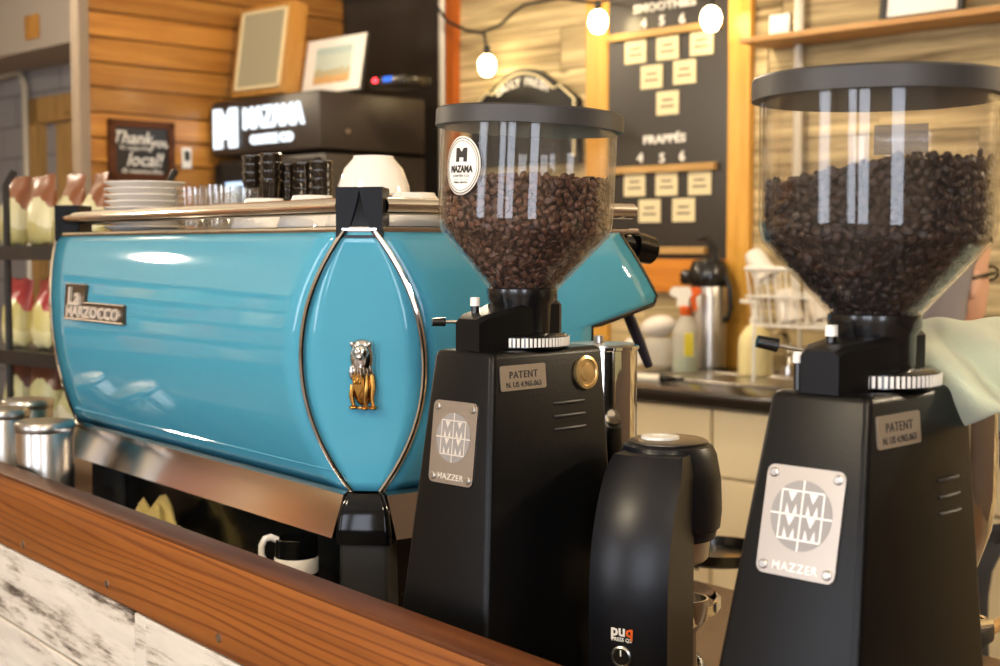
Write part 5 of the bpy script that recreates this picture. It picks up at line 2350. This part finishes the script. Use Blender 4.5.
for zz in (0.5, 0.9, 1.3, 1.7):
    xx = -1.5
    while xx < 1.4:
        ww = rq.uniform(.16, .34)
        mb = MB()
        mb.box2(xx, xx + ww - .03, -.12, .12, zz, zz + rq.uniform(.2, .33), 0.01)
        mb.build('package', rq.choice(cols_), rs_, smooth=30)
        xx += ww

# ------------------------------------------------------------------ the person at the back counter
pp_ = V((0.972, 3.0, 0))
per = empty('person', pp_, 0, 'person at the back counter seen from behind wearing dark glasses and grey hood', 'person')
face_a = R(28)                                  # facing away and to the right


def skin_mesh(chain, edges, name, mat, parent, sub=2):
    me = bpy.data.meshes.new(name)
    me.from_pydata([c[0] for c in chain], edges, [])
    ob = bpy.data.objects.new(name, me)
    COL.objects.link(ob)
    md = ob.modifiers.new('skin', 'SKIN')
    md.use_smooth_shade = True
    for i, c in enumerate(chain):
        r = c[1] if isinstance(c[1], tuple) else (c[1], c[1])
        me.skin_vertices[0].data[i].radius = r
    me.skin_vertices[0].data[0].use_root = True
    s_ = ob.modifiers.new('sub', 'SUBSURF')
    s_.levels = s_.render_levels = sub
    dg = bpy.context.evaluated_depsgraph_get()
    dg.update()
    me2 = bpy.data.meshes.new_from_object(ob.evaluated_get(dg))
    bpy.data.objects.remove(ob)
    bpy.data.meshes.remove(me)
    return me2


# local frame: +x is where the person faces; built then turned by face_a
hz_ = 1.36                                      # head centre height
bodyc = [((-.10, 0, .80), .12), ((-.08, 0, .95), .125), ((-.05, 0, 1.10), .125), ((-.03, 0, 1.17), .09), ((-.01, 0, 1.235), .05), ((0.005, 0, 1.285), .048),
         ((-.10, .09, .76), .085), ((-.06, .10, .44), .06), ((-.10, .10, .09), .042), ((-.02, .105, .04), .035), ((.07, .11, .025), .025),
         ((-.10, -.09, .76), .085), ((-.06, -.10, .44), .06), ((-.10, -.10, .09), .042), ((-.02, -.105, .04), .035), ((.07, -.11, .025), .025),
         ((-.03, .17, 1.14), .055), ((.02, .22, .92), .043), ((.22, .17, .98), .034), ((.28, .16, 1.0), .026),
         ((-.03, -.17, 1.14), .055), ((.02, -.22, .92), .043), ((.22, -.17, .98), .034), ((.28, -.16, 1.0), .026)]
bede = [(0, 1), (1, 2), (2, 3), (3, 4), (4, 5), (0, 6), (6, 7), (7, 8), (8, 9), (9, 10), (0, 11), (11, 12), (12, 13), (13, 14), (14, 15), (3, 16), (16, 17), (17, 18), (18, 19), (3, 20), (20, 21), (21, 22), (22, 23)]
me2 = skin_mesh(bodyc, bede, 'tmp', None, None)
mb = MB()
b_ = bmesh.new()
b_.from_mesh(me2)
mb.merge(b_)
# head: rings with a face profile (front x, back x, half width)
prof = [(-.115, .052, .018, .024), (-.105, .075, -.005, .036), (-.085, .084, -.03, .050), (-.06, .084, -.055, .060), (-.035, .088, -.075, .067), (-.005, .086, -.088, .071), (.02, .080, -.094, .074), (.05, .088, -.096, .076), (.08, .080, -.088, .070), (.105, .055, -.065, .054), (.12, .02, -.03, .028), (.123, .0, -.01, .01)]
rings = []
for z, xf, xb, hw_ in prof:
    ring = []
    for i in range(32):
        a = 2 * PI * i / 32
        ca, sa = math.cos(a), math.sin(a)
        cx_ = (xf + xb) / 2
        rx = (xf - xb) / 2
        x = cx_ + rx * ca
        y = hw_ * math.copysign(abs(sa) ** .9, sa)
        # nose
        nz = math.exp(-((z + .035) / .022) ** 2) * math.exp(-(sa / .22) ** 2) if ca > 0 else 0
        x += .022 * nz
        # eye sockets
        ez = math.exp(-((z - .003) / .014) ** 2) * math.exp(-((abs(sa) - .42) / .16) ** 2) if ca > 0 else 0
        x -= .008 * ez
        mz = math.exp(-((z + .072) / .006) ** 2) * math.exp(-(sa / .35) ** 2) if ca > 0 else 0
        x += .004 * mz
        ring.append((x, y, z + hz_))
    rings.append(ring)
mb.loft(rings)
for s_ in (-1, 1):
    mb.ell((-.005, s_ * .074, hz_ - .02), (.016, .008, .030), Mx.Rotation(R(12), 3, 'Y'))
    # hand: palm, five fingers
    hx, hy, hz2 = .30, s_ * .157, 1.0
    mb.ell((hx + .03, hy, hz2), (.045, .035, .014))
    for k in range(4):
        fy = hy + (-.026 + .0175 * k)
        ln = (.055, .068, .072, .060)[k]
        mb.tube([(hx + .06, fy, hz2), (hx + .06 + ln * .5, fy, hz2 - .006), (hx + .06 + ln, fy, hz2 - .025)], [.009, .008, .006], 8)
    mb.tube([(hx + .02, hy - s_ * .03, hz2), (hx + .045, hy - s_ * .05, hz2 - .004), (hx + .07, hy - s_ * .055, hz2 - .012)], [.010, .009, .007], 8)
mb.xform(Mx.Rotation(face_a, 4, 'Z'))
mb.build('body', M['skin'], per, smooth=180)
# sweater and trousers follow the body
me2 = skin_mesh([((-.10, 0, .80), .135), ((-.08, 0, .95), .138), ((-.05, 0, 1.10), .138), ((-.03, 0, 1.165), .105), ((-.02, 0, 1.215), .07),
                 ((-.03, .17, 1.14), .066), ((.02, .22, .92), .054), ((.20, .175, .975), .044),
                 ((-.03, -.17, 1.14), .066), ((.02, -.22, .92), .054), ((.20, -.175, .975), .044)],
                [(0, 1), (1, 2), (2, 3), (3, 4), (3, 5), (5, 6), (6, 7), (3, 8), (8, 9), (9, 10)], 't', None, None)
mb = MB()
b_ = bmesh.new()
b_.from_mesh(me2)
mb.merge(b_)
mb.xform(Mx.Rotation(face_a, 4, 'Z'))
mb.build('sweater', M['hair'], per, smooth=180)
me2 = skin_mesh([((-.10, 0, .84), .128), ((-.10, .09, .76), .096), ((-.06, .10, .44), .072), ((-.10, .10, .10), .058), ((-.10, -.09, .76), .096), ((-.06, -.10, .44), .072), ((-.10, -.10, .10), .058)],
                [(0, 1), (1, 2), (2, 3), (0, 4), (4, 5), (5, 6)], 't', None, None)
mb = MB()
b_ = bmesh.new()
b_.from_mesh(me2)
mb.merge(b_)
mb.xform(Mx.Rotation(face_a, 4, 'Z'))
mb.build('trousers', M['trouser'], per, smooth=180)
# grey hood over the back of the head, open at the face
mb = MB()
rings = []
for z, xf, xb, hw_ in [(-.17, -.05, -.125, .09), (-.12, -.045, -.112, .080), (-.08, -.038, -.108, .079), (-.03, -.03, -.112, .081), (.02, -.022, -.114, .084), (.06, .03, -.112, .085), (.09, .05, -.102, .080), (.118, .05, -.078, .062), (.135, .02, -.03, .03), (.138, .0, -.01, .008)]:
    ring = []
    for i in range(28):
        a = PI * 0.5 + PI * i / 27 if z < .03 else 2 * PI * i / 27 * 0.999
        if z < .03:
            cx_, rx = xf, xf - xb
            ring.append((cx_ + rx * math.cos(a) + .003 * math.sin(i * 2.3 + z * 60), hw_ * math.sin(a), z + hz_))
        else:
            t = i / 27
            a = PI * 0.5 + PI * t
            cx_, rx = xf - .03, (xf - .03) - xb
            ring.append((cx_ + rx * math.cos(a) + .003 * math.sin(i * 2.3 + z * 60), hw_ * math.sin(a), z + hz_))
    rings.append(ring)
mb.loft(rings, closed_ring=False)
mb.xform(Mx.Rotation(face_a, 4, 'Z'))
mb.build('hood', M['hair'], per, smooth=180, solid=.008)
mb = MB()
for s_ in (-1, 1):
    mb.tube([(-.02, s_ * .082, hz_ - .005), (.04, s_ * .079, hz_ + .004), (.078, s_ * .058, hz_ + .006)], .004, 8)
    mb.tube([(.084 + .003 * math.cos(a), s_ * .033 + .022 * math.sin(a), hz_ + .003 + .015 * math.cos(a)) for a in [2 * PI * k / 20 for k in range(20)]], .003, 6, closed=True)
mb.tube([(.086, -.011, hz_ + .006), (.092, 0, hz_ + .008), (.086, .011, hz_ + .006)], .003, 6)
mb.xform(Mx.Rotation(face_a, 4, 'Z'))
mb.build('glasses', M['blackpl'], per)

# ------------------------------------------------------------------ lights
def area(name, loc, rot, sx, sy, power, rgb=(255, 255, 255)):
    l = bpy.data.lights.new(name, 'AREA')
    l.shape = 'RECTANGLE'
    l.size, l.size_y = sx, sy
    l.energy = power
    l.color = lin(rgb)
    o = bpy.data.objects.new(name, l)
    COL.objects.link(o)
    o.location = loc
    o.rotation_euler = rot
    return o


for (wx, ww) in WINS:
    area('window_daylight', (wx, -3.01, 1.62), (R(90), 0, 0), ww - .12, 2.1, 34 * ww, (236, 242, 255))

area('window_daylight', (-5.19, -1.425, 1.62), (R(90), 0, R(-90)), 1.23, 2.1, 56, (236, 242, 255))


def lamp(loc, power, r, rgb, label):
    t = empty('pendant_lamp', loc, 0, label, 'lamp', 'pendant lamps')
    mb = MB()
    mb.tube([(0, 0, .12), (0, 0, 3.2 - loc[2])], .006, 8)
    mb.lathe([(.02, .14), (.05, .12), (.055, .085), (.05, .085)], seg=24)
    mb.build('cord', M['blackmat'], t)
    mb = MB()
    mb.ell((0, 0, 0), (r, r, r), seg=24, rings=16)
    mb.build('globe', emis('lamp_globe', rgb, power / (4 * PI * PI * r * r)), t)


lamp((-1.5, 0.3, 2.45), 70, 0.10, (255, 234, 200), 'glowing globe pendant above the customer side, left')
lamp((0.4, -0.6, 2.6), 60, 0.10, (255, 234, 200), 'glowing globe pendant above the bar, right')
lamp((2.75, 1.95, 2.42), 100, 0.10, (255, 234, 200), 'glowing globe pendant over the back counter aisle')
lamp((-0.2, 4.3, 2.8), 70, 0.10, (255, 234, 200), 'glowing globe pendant beyond the espresso machine')
lamp((-3.6, 3.9, 2.33), 70, 0.08, (255, 238, 212), 'glowing globe pendant before the customer side shelf')
lamp((-2.9, 5.6, 2.75), 75, 0.10, (255, 234, 200), 'added unseen globe pendant brightening the far room past the plank partition')  # added out of view to lighten the far wall and soffit
w = bpy.data.worlds.new('world')
scene.world = w
w.use_nodes = True
bg = w.node_tree.nodes['Background']
bg.inputs[0].default_value = lin((220, 232, 255)) + (1,)
bg.inputs[1].default_value = 1.0

# ------------------------------------------------------------------ camera and view
cam = bpy.data.cameras.new('camera')
cam.sensor_width = 36
cam.lens = 36 * F / 1000
cam.clip_start = 0.05
cam.dof.use_dof = True
cam.dof.focus_distance = 1.36
cam.dof.aperture_fstop = 8.0
co = bpy.data.objects.new('camera', cam)
COL.objects.link(co)
co.location = (0, 0, CZ)
co.rotation_euler = (PI / 2 - PIT, 0, 0)
scene.camera = co
scene.view_settings.view_transform = 'Standard'
scene.view_settings.look = 'None'
scene.view_settings.gamma = 1
scene.view_settings.exposure = 0.35
scene.view_settings.use_curve_mapping = False
cy = scene.cycles
cy.use_denoising = True
cy.max_bounces = 8
cy.transparent_max_bounces = 24
cy.sample_clamp_indirect = 6
cy.caustics_reflective = False
cy.caustics_refractive = False
